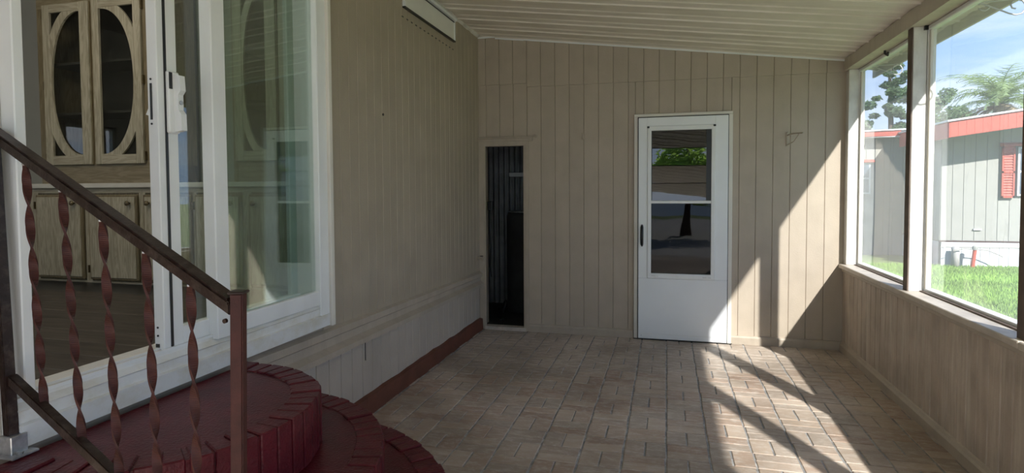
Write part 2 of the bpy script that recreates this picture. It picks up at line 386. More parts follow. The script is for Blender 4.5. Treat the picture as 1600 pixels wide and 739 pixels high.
# nail row and marks below the high window
nb = bmesh.new()
for i in range(14):
    y = -.70-i*.075; box(nb, 0, .003, y-.018, y+.006, 2.575, 2.583)
o = obj('nail_marks', nb, 'black', wl); o['kind'] = 'stuff'; o['label'] = 'dashed dark row of old staple holes under the high window'
b_ = bmesh.new(); lathe(b_, [(.0085, 0), (.0085, .006)], (0, -1.99, 1.864), 8, 'x'); obj('screw_hole', b_, 'black', wl)
# hairline crack in skirting near steps
obj('seam_gap', B(-.003, .0005, -2.26, -2.254, .33, .48), 'black', wl)

# ---------------- back wall (y = 0)
wb = thing('wall_back', 'taupe vertical-board end wall of porch with storm door and shed opening', 'wall', (0, 0, 0), kind='structure')
gx = [.484+.1362*k for k in range(-4, 21)]
gx = [-.005]+[g for g in gx if g > .02 and g < Wd-.02]+[Wd+.085]
def vboard(x0, x1, z0, top, y_face, ch=.0035, zb=None):
    bm = bmesh.new(); g = .0008
    pts = [(x0+g, y_face+.016), (x0+g, y_face+ch), (x0+g+ch, y_face), (x1-g-ch, y_face), (x1-g, y_face+ch), (x1-g, y_face+.016)]
    a = [bm.verts.new((p[0], p[1], z0)) for p in pts]; b = [bm.verts.new((p[0], p[1], top(p[0]) if callable(top) else top)) for p in pts]
    for i in range(6): bm.faces.new((a[i], a[(i+1) % 6], b[(i+1) % 6], b[i]))
    bm.faces.new(a[::-1]); bm.faces.new(b); bmesh.ops.recalc_face_normals(bm, faces=bm.faces[:]); return bm
for x0, x1 in zip(gx, gx[1:]):
    seam = 2.389 if x1 < .52 else 2.356-.006*x0
    obj('upper_board', vboard(x0, x1, seam, lambda x: min(ceil_z(x)-.004, 2.9), -.014), 'board', wb)
    if x1 < .49: segs = [(x0, x1, 1.88, seam)]
    elif x0 > 1.44 and x1 < 2.36:
        segs = [(x0, x1, 2.03, seam)]
    elif x0 < 1.50 < x1: segs = [(x0, 1.50, .0, seam), (1.50, x1, 2.03, seam)]
    elif x0 < 2.315 < x1: segs = [(x0, 2.325, 2.03, seam), (2.325, x1, .0, seam)]
    else: segs = [(x0, x1, 0, seam)]
    for s in segs:
        if s[1]-s[0] > .004: obj('board', vboard(s[0], s[1], s[2], s[3]+.01, 0), 'board', wb)
obj('wall_core', B(.47, 1.50, .016, .09, 0, 2.45), 'board', wb)
obj('wall_core', B(2.325, Wd+.085, .016, .09, 0, 2.42), 'board', wb)
obj('wall_core', B(-.1, Wd+.085, .016, .09, 2.03, 2.42), 'board', wb)
obj('wall_core', B(-.1, .47, .016, .09, 1.85, 2.42), 'board', wb)
obj('wall_core', prism(bmesh.new(), [(-.12, 2.38), (Wd+.085, 2.38), (Wd+.085, ceil_z(Wd+.085)+.03), (-.12, ceil_z(-.12)+.03)], 'y', .012, .09), 'board', wb)
# baseboards on the back wall (two runs)
for a, b in ((.50, 1.485), (2.33, Wd)):
    tag(obj('baseboard_back', prism(bmesh.new(), [(-.022, 0), (-.022, .058), (-.012, .072), (0, .075), (0, 0)], 'x', a, b), 'trim'),
        'taupe wooden baseboard on end wall, %s' % ('between shed opening and storm door' if a < 1 else 'right of the storm door'), 'baseboard', kind='structure')
# white drip strip at top of the back wall, three lengths
tr = tag(obj('trim_1', B(-.0, .17, -.022, -.002, ceil_z(.08)-.022, ceil_z(.08)-.008), 'white'), 'thin white metal strip between end wall and ceiling', 'trim', kind='structure')
for a, b, dz in ((.175, .46, -.004), (.46, 3.20, 0)):
    t = bmesh.new()
    v = [t.verts.new(p) for p in ((a, -.024, ceil_z(a)-.020+dz), (b, -.024, ceil_z(b)-.020+dz), (b, -.024, ceil_z(b)-.006+dz), (a, -.024, ceil_z(a)-.006+dz),
                                  (a, -.004, ceil_z(a)-.020+dz), (b, -.004, ceil_z(b)-.020+dz), (b, -.004, ceil_z(b)-.006+dz), (a, -.004, ceil_z(a)-.006+dz))]
    for f in ((0, 1, 2, 3), (7, 6, 5, 4), (0, 4, 5, 1), (1, 5, 6, 2), (2, 6, 7, 3), (3, 7, 4, 0)): t.faces.new([v[i] for i in f])
    obj('strip_length', t, 'white', tr)
# ragged caulk between house wall and ceiling
random.seed(5); ck = bmesh.new(); pr = []
for i in range(70):
    y = -.02-i*.04; j = random.uniform(0, .010)
    pr.append([ck.verts.new(v) for v in ((-.002, y, ceil_z(0)+.002), (.016+j, y, ceil_z(0)-.001), (.004+j*.5, y, ceil_z(0)-.016-j), (-.002, y, ceil_z(0)-.02-j))])
for a, b in zip(pr, pr[1:]):
    for k in range(4): ck.faces.new((a[k], a[(k+1) % 4], b[(k+1) % 4], b[k]))
bmesh.ops.recalc_face_normals(ck, faces=ck.faces[:])
tag(obj('trim_2', ck, 'dirtywhite'), 'ragged pale caulk bead where house wall meets ceiling', 'trim', kind='structure')

# ---------------- shed opening in the back-left corner
so_ = thing('door_3', 'narrow doorless shed opening with taupe frame in left corner', 'doorway', (.25, 0, 0), kind='structure')
obj('head_trim', B(.0, .545, -.026, .0, 1.868, 1.885, .003), 'trim', so_); obj('head_trim', B(.0, .54, -.018, .0, 1.84, 1.868, .002), 'trim', so_)
obj('casing', B(.0, .052, -.010, .05, 0.0, 1.845), 'trim', so_); obj('casing', B(.462, .50, -.012, .05, 0.0, 1.845), 'trim', so_)
obj('casing', B(.05, .462, -.008, .05, 1.797, 1.845), 'trim', so_)
obj('threshold', B(.05, .47, -.02, .07, -.01, .032, .004), 'sill', so_)
obj('stop_bead', B(.446, .462, -.004, .02, .03, 1.797), 'trim', so_); obj('stop_bead', B(.052, .062, -.004, .02, .03, 1.797), 'trim', so_)

# ---------------- shed room behind the end wall
ws = thing('wall_shed', 'dark corrugated metal lining of shed behind the corner opening', 'wall', (0, 1.3, 0), kind='structure')
cg = bmesh.new(); a = None
n_ = 230
for i in range(n_+1):
    x = -.6+i*(1.9/n_); y = 1.3+.010*math.cos(2*PI*x/.066)
    c = (cg.verts.new((x, y, 0)), cg.verts.new((x, y, 2.4)))
    if a: cg.faces.new((a[0], c[0], c[1], a[1]))
    a = c
obj('corrugated_sheet', cg, 'shed', ws, smooth=True)
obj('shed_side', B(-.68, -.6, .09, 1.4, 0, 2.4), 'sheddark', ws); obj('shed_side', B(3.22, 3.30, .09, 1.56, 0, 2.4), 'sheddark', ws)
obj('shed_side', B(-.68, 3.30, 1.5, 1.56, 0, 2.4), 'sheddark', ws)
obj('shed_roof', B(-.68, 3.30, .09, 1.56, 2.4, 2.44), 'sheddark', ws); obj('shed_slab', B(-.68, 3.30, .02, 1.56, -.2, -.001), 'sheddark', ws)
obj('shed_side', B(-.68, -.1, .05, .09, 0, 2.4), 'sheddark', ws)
lg = tag(obj('shed_shelf', B(-.02, .42, 1.18, 1.28, 1.53, 1.575, .003), 'white'), 'pale ledge fixed high on the dark corrugated shed wall', 'shelf')
tk = thing('storage_drum', 'dark drum with pale rim standing inside the shed opening', 'drum', (.24, .95, 0))
obj('body', lathe(bmesh.new(), [(.21, 0), (.215, .02), (.22, .5), (.215, 1.08), (.20, 1.12)], (.24, .95, 0), 28), 'sheddark', tk, smooth=True)
obj('rim', lathe(bmesh.new(), [(.205, 1.12), (.212, 1.128), (.205, 1.136), (.16, 1.138)], (.24, .95, 0), 28), 'galv', tk, smooth=True)
bx_ = thing('meter_box', 'small black box with hanging cable on left jamb inside shed', 'electrical box', (.07, .12, 1.2))
obj('casing', B(.052, .10, .09, .16, 1.17, 1.26, .005), 'black', bx_)
obj('cable', tube(bmesh.new(), [(.07, .12, 1.18), (.066, .12, 1.0), (.078, .12, .8), (.07, .12, .62), (.08, .12, .5)], .007, 6), 'black', bx_)
hose = tag(obj('garden_hose', tube(bmesh.new(), [(.10+.03*math.sin(i*.9), .35+.05*i/3, .012+.18*abs(math.sin(i*.5))*(i > 3)) for i in range(14)], .012, 6), 'black', smooth=True), 'dark hose lying on the shed floor beyond the opening', 'hose')

# ---------------- storm door
sdo = thing('door_1', 'white aluminium storm door with two glass lights on the end wall', 'door', (1.91, 0, 0), kind='structure')
for a, b in ((1.492, 1.528), (2.300, 2.335)): obj('frame_stile', B(a, b, -.030, .02, .0, 2.042, .003), 'cream', sdo)
obj('frame_head', B(1.492, 2.335, -.034, .02, 2.024, 2.050, .003), 'cream', sdo)
obj('weather_strip', B(1.524, 1.531, -.036, -.02, .0, 2.02), 'black', sdo)
obj('weather_strip', B(2.296, 2.303, -.036, -.02, .0, 2.02), 'black', sdo)
obj('weather_strip', B(1.528, 2.30, -.036, -.02, 2.015, 2.021), 'black', sdo)
obj('threshold', B(1.49, 2.34, -.045, .05, -.005, .006), 'black', sdo)
leaf = obj('door_leaf', B(1.532, 2.296, -.055, -.025, .012, .565, .003), 'door', sdo)
for bx in ((1.532, 1.612, .565, 2.014), (2.190, 2.296, .565, 2.014)): obj('leaf_stile', B(bx[0], bx[1], -.055, -.025, bx[2], bx[3], .003), 'door', sdo)
obj('leaf_rail', B(1.61, 2.192, -.055, -.025, 1.935, 2.014, .003), 'door', sdo)
obj('kick_line', B(1.545, 2.284, -.057, -.054, .055, .060), 'white', sdo)
ins = obj('window_frame', B(1.612, 2.19, -.064, -.030, .566, .612, .003), 'white', sdo)
for bx in ((1.612, 1.645, .61, 1.90), (2.157, 2.19, .61, 1.90)): obj('frame_side', B(bx[0], bx[1], -.064, -.030, bx[2], bx[3], .003), 'white', ins)
obj('frame_side', B(1.612, 2.19, -.064, -.030, 1.895, 1.935, .003), 'white', ins)
obj('middle_rail', B(1.64, 2.16, -.062, -.030, 1.243, 1.268, .003), 'white', ins)
obj('lower_pane', B(1.64, 2.162, -.046, -.043, .61, 1.245), 'darkglass', sdo)
for i in range(4):      # jalousie louvres, each cranked a little differently
    z0 = 1.270+i*.157; lean = (.014, .012, .0, .016)[i]
    t = prism(bmesh.new(), [(-.050, z0), (-.046, z0), (-.046+lean, z0+.151), (-.050+lean, z0+.151)], 'x', 1.65, 2.115)
    obj('louvre_pane', t, 'louvre', sdo)
obj('louvre_channel', B(2.115, 2.157, -.050, -.034, 1.27, 1.895), 'black', sdo)
obj('screen_spacer', B(1.645, 1.652, -.050, -.034, 1.27, 1.895), 'black', sdo)
for x in (1.618, 2.182): obj('corner_clip', B(x-.010, x+.010, -.070, -.062, 1.918, 1.935), 'black', sdo)
for x0, x1 in ((1.65, 1.71), (2.09, 2.16)): obj('latch_slot', B(x0, x1, -.066, -.062, .582, .590), 'galv', sdo)
hb = bmesh.new(); tube(hb, [(1.565, -.056, .86), (1.565, -.078, .875), (1.565, -.088, .93), (1.565, -.088, .98), (1.565, -.078, 1.03), (1.565, -.056, 1.045)], [.010, .013, .014, .014, .013, .010], 8)
hd = obj('door_handle', hb, 'black', sdo, smooth=True); hd['label'] = 'black curved pull handle'
for x, z in ((1.56, .04), (2.255, .035), (2.28, .035)): obj('screw', lathe(bmesh.new(), [(.004, 0), (.004, .003)], (x, -.0585, z), 8, 'y'), 'galv', sdo)

# ---------------- ceiling: aluminium roof pans running down the slope
ce = thing('ceiling', 'cream ribbed aluminium pan ceiling sloping down to the right', 'ceiling', (0, 0, 2.87), kind='structure')
def pan_bm(w_):
    prof = [(0, .0), (.004, -.010), (.018, -.010), (.024, 0)]
    prof += [(.105, 0), (.118, .007), (.195, .007), (.208, 0)]
    prof += [(w_-.0005, 0)]
    bm = bmesh.new(); x0, x1 = -.05, 3.53; lo, hi = [], []
    for y, dz in prof:
        lo.append((bm.verts.new((x0, -y, ceil_z(x0)+dz)), bm.verts.new((x1, -y, ceil_z(x1)+dz))))
    for y in (w_-.0005, 0): lo.append((bm.verts.new((x0, -y, ceil_z(x0)+.04)), bm.verts.new((x1, -y, ceil_z(x1)+.04))))
    n = len(lo)
    for i in range(n): bm.faces.new((lo[i][0], lo[(i+1) % n][0], lo[(i+1) % n][1], lo[i][1]))
    bm.faces.new([l[0] for l in lo]); bm.faces.new([l[1] for l in lo][::-1])
    bmesh.ops.recalc_face_normals(bm, faces=bm.faces[:]); return bm
pan = obj('roof_pan', pan_bm(.30), 'ceil', ce)
for i in range(1, 24): inst(pan, Vector(WP['ceiling'])+Vector((0, -.30*i, 0)), ce)
pan.location = (0, 0, 0)
obj('roof_pan_end', prism(bmesh.new(), [(-.05, ceil_z(-.05)+.002), (3.53, ceil_z(3.53)+.002), (3.53, ceil_z(3.53)+.04), (-.05, ceil_z(-.05)+.04)], 'y', 0, .35), 'ceil', ce)
obj('eave_lip', B(3.52, 3.535, -6.9, .35, 2.335, 2.45), 'beam', ce)
tb = bmesh.new()
v = [(3.20, 2.345), (3.33, 2.345), (3.33, 2.425), (3.20, 2.442)]
hbm = tag(obj('header_beam', prism(bmesh.new(), v, 'y', -6.9, .0), 'beam'), 'cream painted header beam over the screened openings', 'beam', kind='structure')

# ---------------- right knee wall
wr = thing('wall_right', 'weathered taupe grooved knee wall under the porch openings', 'wall', (Wd, 0, 0), kind='structure')
obj('wall_core', B(Wd+.014, Wd+.11, -7.0, 0, -.2, .70), 'knee', wr)
random.seed(11); y = 0; widths = []
kb = prism(bmesh.new(), [(Wd+.016, 0), (Wd+.016, -.0985), (Wd+.006, -.0985), (Wd, -.0925), (Wd, -.006), (Wd+.006, 0)], 'z', 0, .70)
k0 = obj('board', kb, 'knee', wr)
for i in range(1, 70): inst(k0, Vector((Wd, -.1*i, 0)), wr)
bb = prism(bmesh.new(), [(Wd, 0), (Wd-.022, 0), (Wd-.022, .052), (Wd-.012, .062), (Wd-.008, .075), (Wd, .08)], 'y', -7.0, -.02)
tag(obj('baseboard_right', bb, 'trim'), 'moulded taupe baseboard along the knee wall', 'baseboard', kind='structure')
sl = thing('trim_3', 'worn whitish window ledge on top of the knee wall', 'ledge', (Wd, -3, .7), kind='structure')
for a, b in ((-2.585, -.004), (-7.0, -2.590)):
    obj('ledge_board', B(Wd-.035, Wd+.150, a, b, .700, .734, .004), 'sill', sl)
    obj('ledge_apron', B(Wd-.014, Wd, a, b, .672, .700, .003), 'trim', sl)
# posts
py_ = [(-.075, .002, 'slim whitish corner post against the end wall'), (-1.36, -1.29, 'whitish wooden post between the first two openings'),
       (-2.60, -2.515, 'wooden post with painted side shade at right edge of the view'), (-3.86, -3.78, 'whitish porch post next to the handrail side, behind the viewer'),
       (-5.10, -5.02, 'whitish porch post behind the viewer'), (-6.36, -6.28, 'whitish porch post nearest the open end')]
for i, (a, b, lab) in enumerate(py_):
    ps = thing('porch_post', lab, 'post', (Wd+.03, (a+b)/2, .734))
    obj('post_body', B(Wd+.002, Wd+(.075 if i else .08), a, b, .734, 2.345, .003), 'post', ps)
    if i: obj('post_side_shade', B(Wd-.004, Wd+.0025, a+.002, b-.002, .734, 2.343), 'postdark', ps)  # thin dark strip, paints shade onto the inner face
    obj('post_stop', B(Wd+.078, Wd+.112, a-.0, a+.03, .734, 2.345), 'white', ps)
    if i: obj('top_clip', B(Wd+.055, Wd+.085, a-.02, a, 2.32, 2.345), 'black', ps)
# framed hazy panes between the posts
wins = [(-1.29, -.075), (-2.515, -1.36), (-3.78, -2.60), (-5.02, -3.86), (-6.28, -5.10)]
wl_ = ['framed clear vinyl porch window nearest the end wall', 'framed clear vinyl porch window second from the end wall',
       'porch window third from the end wall', 'porch window fourth from the end wall', 'porch window fifth from the end wall']
for i, (a, b) in enumerate(wins):
    wn = thing('window_%d' % (i+1), wl_[i], 'window', (Wd+.1, (a+b)/2, .734), kind='structure')
    x0, x1 = Wd+.085, Wd+.115
    obj('bottom_rail', B(x0, x1+.02, a, b, .734, .756, .002), 'white', wn)
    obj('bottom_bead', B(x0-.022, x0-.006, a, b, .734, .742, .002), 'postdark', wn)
    obj('top_rail', B(x0-.012, x1, a, b, 2.318, 2.343, .004), 'white', wn)
    obj('side_rail', B(x0, x1, b-.022, b, .756, 2.318, .002), 'cream', wn); obj('side_rail', B(x0, x1, a, a+.022, .756, 2.318, .002), 'white', wn)
    obj('pane', B(x0+.013, x0+.015, a+.02, b-.02, .755, 2.32), 'vinyl', wn)
# curtain hook on the top rail of the first window
tag(obj('rail_hook', tube(bmesh.new(), [(Wd+.05, -.73, 2.345), (Wd+.05, -.73, 2.325), (Wd+.06, -.755, 2.305), (Wd+.055, -.775, 2.32)], .008, 6), 'black'), 'small dark hook under the header beam above first window', 'hook')

# ---------------- wrought iron scrolls outside the windows
for yy, lab in ((-.25, 'pale wrought-iron scroll bracket outside the first porch window'), (-1.85, 'pale wrought-iron scroll bracket outside the second porch window')):
    sb = thing('scroll_bracket', lab, 'bracket', (3.34, yy, 2.33))
    stem = [(3.338, 2.322), (3.350, 2.322), (3.372, 2.313), (3.403, 2.298), (3.434, 2.283), (3.472, 2.263), (3.502, 2.253), (3.528, 2.258), (3.542, 2.277), (3.545, 2.300),
            (3.531, 2.322), (3.507, 2.330), (3.488, 2.321), (3.480, 2.305), (3.486, 2.289), (3.502, 2.284)]
    obj('scroll', tube(bmesh.new(), [(a, yy, b) for a, b in stem], .0042, 8), 'ironwhite', sb, smooth=True)
    obj('scroll_arm', tube(bmesh.new(), [(3.338, yy, 2.318), (3.355, yy, 2.327), (3.38, yy, 2.330), (3.44, yy, 2.331), (3.515, yy, 2.335)], .0042, 8), 'ironwhite', sb, smooth=True)
    obj('curl', tube(bmesh.new(), [(3.338, yy, 2.300), (3.352, yy, 2.288), (3.372, yy, 2.286), (3.388, yy, 2.298), (3.384, yy, 2.312), (3.37, yy, 2.308)], .0036, 8), 'ironwhite', sb, smooth=True)

# ---------------- sliding glass door in the house wall
g2 = thing('door_2', 'white vinyl sliding glass door standing open in the house wall', 'sliding door', (0, -3.45, .66), kind='structure')
obj('outer_stile', B(-.10, .055, -2.80, -2.715, .66, 2.86, .004), 'white', g2); obj('outer_stile', B(-.10, .072, -2.722, -2.690, .655, 2.87, .004), 'cream', g2)
obj('outer_head', B(-.10, .06, -4.19, -2.69, 2.80, 2.88, .004), 'white', g2)
obj('jamb', B(-.10, .036, -4.215, -4.185, .78, 2.80, .003), 'white', g2)
jl = obj('jamb_casing', B(-.06, -.012, -4.285, -4.215, .66, 2.90, .004), 'dirtywhite', g2); obj('jamb_casing', B(-.03, -.010, -4.36, -4.285, .60, 2.90, .006), 'dirtywhite', g2)
# stepped sill
st = prism(bmesh.new(), [(-.10, .66), (.056, .66), (.060, .722), (.047, .726), (.047, .758), (.052, .764), (.030, .780), (.028, .792), (-.10, .792)], 'y', -4.245, -2.700)
sill = obj('sill', st, 'sillwhite', g2)
obj('track', B(-.012, -.006, -4.185, -3.51, .790, .800), 'white', g2); obj('track', B(.024, .030, -4.185, -3.51, .790, .800), 'white', g2)
# fixed panel
fx = obj('fixed_panel', B(-.002, .055, -3.510, -3.435, .778, 2.80, .004), 'white', g2)
obj('panel_rail', B(.010, .050, -3.44, -2.795, .778, .853, .004), 'white', fx); obj('panel_rail', B(.010, .050, -3.44, -2.795, 2.72, 2.80, .004), 'white', fx)
for px_, k_ in ((.030, .0062), (.010, .0058)):      # double glazing, set slightly skew in its frame
    obj('pane', prism(bmesh.new(), [(px_+k_-.002, -3.44), (px_+k_+.002, -3.44), (px_-k_+.002, -2.795), (px_-k_-.002, -2.795)], 'z', .85, 2.73), 'glass', g2)
# sliding panel, pushed open behind the fixed one
sp_ = obj('sliding_panel', B(-.028, .018, -3.728, -3.640, .792, 2.80, .003), 'white', g2)
obj('panel_rail', B(-.026, .016, -3.642, -2.91, .792, .862, .003), 'white', sp_); obj('panel_rail', B(-.026, .016, -3.642, -2.91, 2.72, 2.80, .003), 'white', sp_)
obj('panel_stile', B(-.030, -.004, -2.955, -2.905, .792, 2.80, .003), 'white', sp_)
obj('pane', B(-.012, -.009, -3.642, -2.955, .86, 2.73), 'glass', g2)
obj('astragal', B(.018, .0215, -3.700, -3.690, .80, 2.80), 'black', sp_)
lk = obj('latch_slot', B(-.014, -.006, -3.7305, -3.7275, 1.63, 1.76), 'black', g2)
for z in (1.615, 1.775, .875, .845): obj('screw', lathe(bmesh.new(), [(.004, 0), (.004, .002)], (-.010, -3.7305, z), 8, 'y'), 'black', g2)
obj('roller_notch', B(-.020, -.004, -3.7305, -3.7275, .802, .815), 'black', g2)
hh = obj('handle_plate', B(.018, .034, -3.695, -3.645, 1.585, 1.81, .004), 'white', g2)
obj('handle_grip', prism(bmesh.new(), [(.034, 1.80), (.060, 1.795), (.064, 1.74), (.052, 1.725), (.052, 1.67), (.064, 1.655), (.066, 1.595), (.034, 1.59)], 'y', -3.672, -3.648), 'white', hh)
obj('lock_slot', B(.034, .037, -3.693, -3.680, 1.745, 1.805), 'black', hh)
obj('lock_cylinder', lathe(bmesh.new(), [(.008, 0), (.008, .004)], (.052, -3.66, 1.697), 10, 'x'), 'galv', hh)
for z in (1.60, 1.775): obj('inner_knob', lathe(bmesh.new(), [(.010, 0), (.012, -.02), (.008, -.028)], (-.028, -3.69, z), 12, 'x'), 'white', g2, smooth=True)
obj('inner_lever', tube(bmesh.new(), [(-.028, -3.69, 1.69), (-.045, -3.70, 1.675), (-.052, -3.705, 1.65)], .007, 6), 'white', g2)

# ---------------- high window at top of house wall
hw = thing('window_6', 'narrow high window with frosted white pane under the ceiling', 'window', (0, -1.2, 2.65), kind='structure')
obj('pane', B(.004, .012, -1.665, -.70, 2.650, 2.815), 'frost', hw)
obj('frame_bottom', B(0, .022, -1.68, -.685, 2.642, 2.652), 'black', hw); obj('frame_top', B(0, .03, -1.68, -.68, 2.820, 2.842), 'white', hw)
obj('frame_line', B(.012, .018, -1.68, -.69, 2.806, 2.812), 'black', hw)
obj('frame_side', B(0, .02, -.700, -.688, 2.65, 2.82), 'white', hw); obj('frame_side', B(0, .02, -1.68, -1.665, 2.65, 2.82), 'white', hw)

# ================================================================== HOUSE INTERIOR
FZ = .775
wi = thing('wall_interior', 'grey dining room walls seen through the open sliding door', 'wall', (-1.5, -2.0, FZ), kind='structure')
IX0, IX1, IY0, IY1 = -3.6, -.12, -7.0, -2.04
for a, b, c, d in ((IY0, -4.04, FZ-.1, 3.0), (-3.52, IY1, FZ-.1, 3.0), (-4.04, -3.52, FZ-.1, 1.30), (-4.04, -3.52, 2.02, 3.0)): obj('wall_panel', B(IX0-.1, IX0, a, b, c, d), 'inwall', wi)
w8 = thing('window_8', 'small side window of the dining room, mirrored in the hutch glass', 'window', (IX0, -3.78, 1.30), kind='structure')
for a, b, c, d in ((-4.04, -4.01, 1.3, 2.02), (-3.55, -3.52, 1.3, 2.02), (-4.01, -3.55, 1.3, 1.33), (-4.01, -3.55, 1.99, 2.02), (-4.01, -3.55, 1.64, 1.66)): obj('mullion', B(IX0-.07, IX0-.03, a, b, c, d), 'white', w8)
obj('wall_panel', B(IX0, -.98, IY1, IY1+.1, FZ-.1, 3.0), 'inwall', wi); obj('wall_panel', B(-.80, IX1, IY1, IY1+.1, FZ-.1, 3.0), 'inwall', wi)
obj('wall_panel', B(-.98, -.80, IY1, IY1+.1, FZ-.1, 1.55), 'inwall', wi); obj('wall_panel', B(-.98, -.80, IY1, IY1+.1, 2.3, 3.0), 'inwall', wi)
obj('wall_panel', B(-.135, -.122, IY0, -4.22, FZ-.1, 3.0), 'inwall', wi); obj('wall_panel', B(-.135, -.122, -2.72, IY1, FZ-.1, 3.0), 'inwall', wi)
# far wall with a big unseen window, added to light the room
obj('wall_panel', B(IX0, -3.2, IY0-.1, IY0, FZ-.1, 3.0), 'inwall', wi); obj('wall_panel', B(-1.2, IX1, IY0-.1, IY0, FZ-.1, 3.0), 'inwall', wi)
obj('wall_panel', B(-3.2, -1.2, IY0-.1, IY0, FZ-.1, 1.35), 'inwall', wi); obj('wall_panel', B(-3.2, -1.2, IY0-.1, IY0, 2.55, 3.0), 'inwall', wi)
w7 = thing('window_7', 'unseen dining room window with white mullions, added to light the room', 'window', (-2.2, IY0, 1.35), kind='structure')
for x in (-3.2, -2.22, -1.24): obj('mullion', B(x, x+.04, IY0-.06, IY0-.02, 1.35, 2.55), 'white', w7)
for z in (1.35, 1.93, 2.51): obj('mullion', B(-3.2, -1.2, IY0-.06, IY0-.02, z, z+.04), 'white', w7)
tag(obj('ceiling_interior', B(IX0-.1, IX1, IY0-.1, IY1+.1, 2.98, 3.04), 'counter'), 'pale dining room ceiling', 'ceiling', kind='structure')
fi = tag(obj('floor_interior', B(IX0-.1, -.10, IY0-.1, IY1+.1, FZ-.10, FZ-.012), 'black'), 'dark wood plank floor inside the open sliding door', 'floor', kind='structure')
random.seed(21); pm = None
for r_ in range(24):
    y0 = -2.75-r_*.15
    if y0 < -6.3: break
    xo = -3.6-random.uniform(0, 1.1)
    while xo < -.10:
        a, b = max(xo, -3.6), min(xo+1.2, -.102)
        if b-a > .03: obj('plank', B(a+.001, b-.001, y0-.149, y0-.001, FZ-.012, FZ, .0012), 'plank', fi)
        xo += 1.2
# worktop and cabinets, front plane y = -2.40
YF = -2.40
tag(obj('countertop', B(-3.59, -.145, YF-.025, -2.05, 1.398, 1.430, .004), 'counter'), 'long pale countertop between the base cabinets and glass hutches', 'countertop')
def flat_door(p, x0, x1, z0, z1, knob, hinge):
    d = obj('door', B(x0, x1, YF-.020, YF-.001, z0, z1, .004), 'oakbrown', p)
    dd = obj('door_panel', B(x0+.014, x1-.014, YF-.026, YF-.019, z0+.014, z1-.014, .003), 'oak', d)
    k = obj('knob', lathe(bmesh.new(), [(.006, 0), (.006, -.012), (.016, -.018), (.016, -.026), (.008, -.030)], (knob, YF-.026, 1.298), 14, 'y'), 'brass', d, smooth=True)
    for z in (z0+.07, z1-.07): obj('hinge', B(hinge-.004, hinge+.004, YF-.023, YF-.012, z-.025, z+.025), 'brass', d)
def base_cab(x0, x1, doors, label):
    c = thing('base_cabinet', label, 'cabinet', ((x0+x1)/2, YF+.15, FZ))
    obj('body', B(x0, x1, YF+.006, -2.06, .735, 1.398), 'oakbrown', c)
    obj('face_frame', B(x0, x1, YF-.001, YF+.006, 1.365, 1.398), 'oakx', c); obj('face_frame', B(x0, x1, YF-.001, YF+.006, .735, .775), 'oakx', c)
    xs = [x0]+[d[0] for d in doors]+[d[1] for d in doors]+[x1]; xs.sort()
    for a, b in zip(xs[::2], xs[1::2]): obj('face_frame', B(a, b, YF-.001, YF+.006, .775, 1.365), 'oak', c)
    obj('toe_strip', B(x0, x1, YF-.012, YF-.002, .700, .738), 'white', c)
    for a, b, k, h in doors: flat_door(c, a, b, .787, 1.352, k, h)
base_cab(-2.50, -1.52, [(-2.42, -2.005, -2.063, -2.43), (-1.955, -1.545, -1.596, -1.965)], 'pale oak base cabinet with two doors, left under the hutch')
base_cab(-1.518, -.72, [(-1.495, -1.12, -1.439, -1.11), (-1.09, -.745, -.80, -1.10)], 'pale oak base cabinet in the middle, behind the sliding door stiles')
base_cab(-.718, -.145, [(-.69, -.17, -.64, -.16)], 'pale oak base cabinet at right, behind the fixed glass')
base_cab(-3.59, -2.502, [(-3.55, -3.08, -3.12, -3.56), (-3.03, -2.53, -2.98, -2.52)], 'pale oak base cabinet at far left, hidden behind the door jamb')
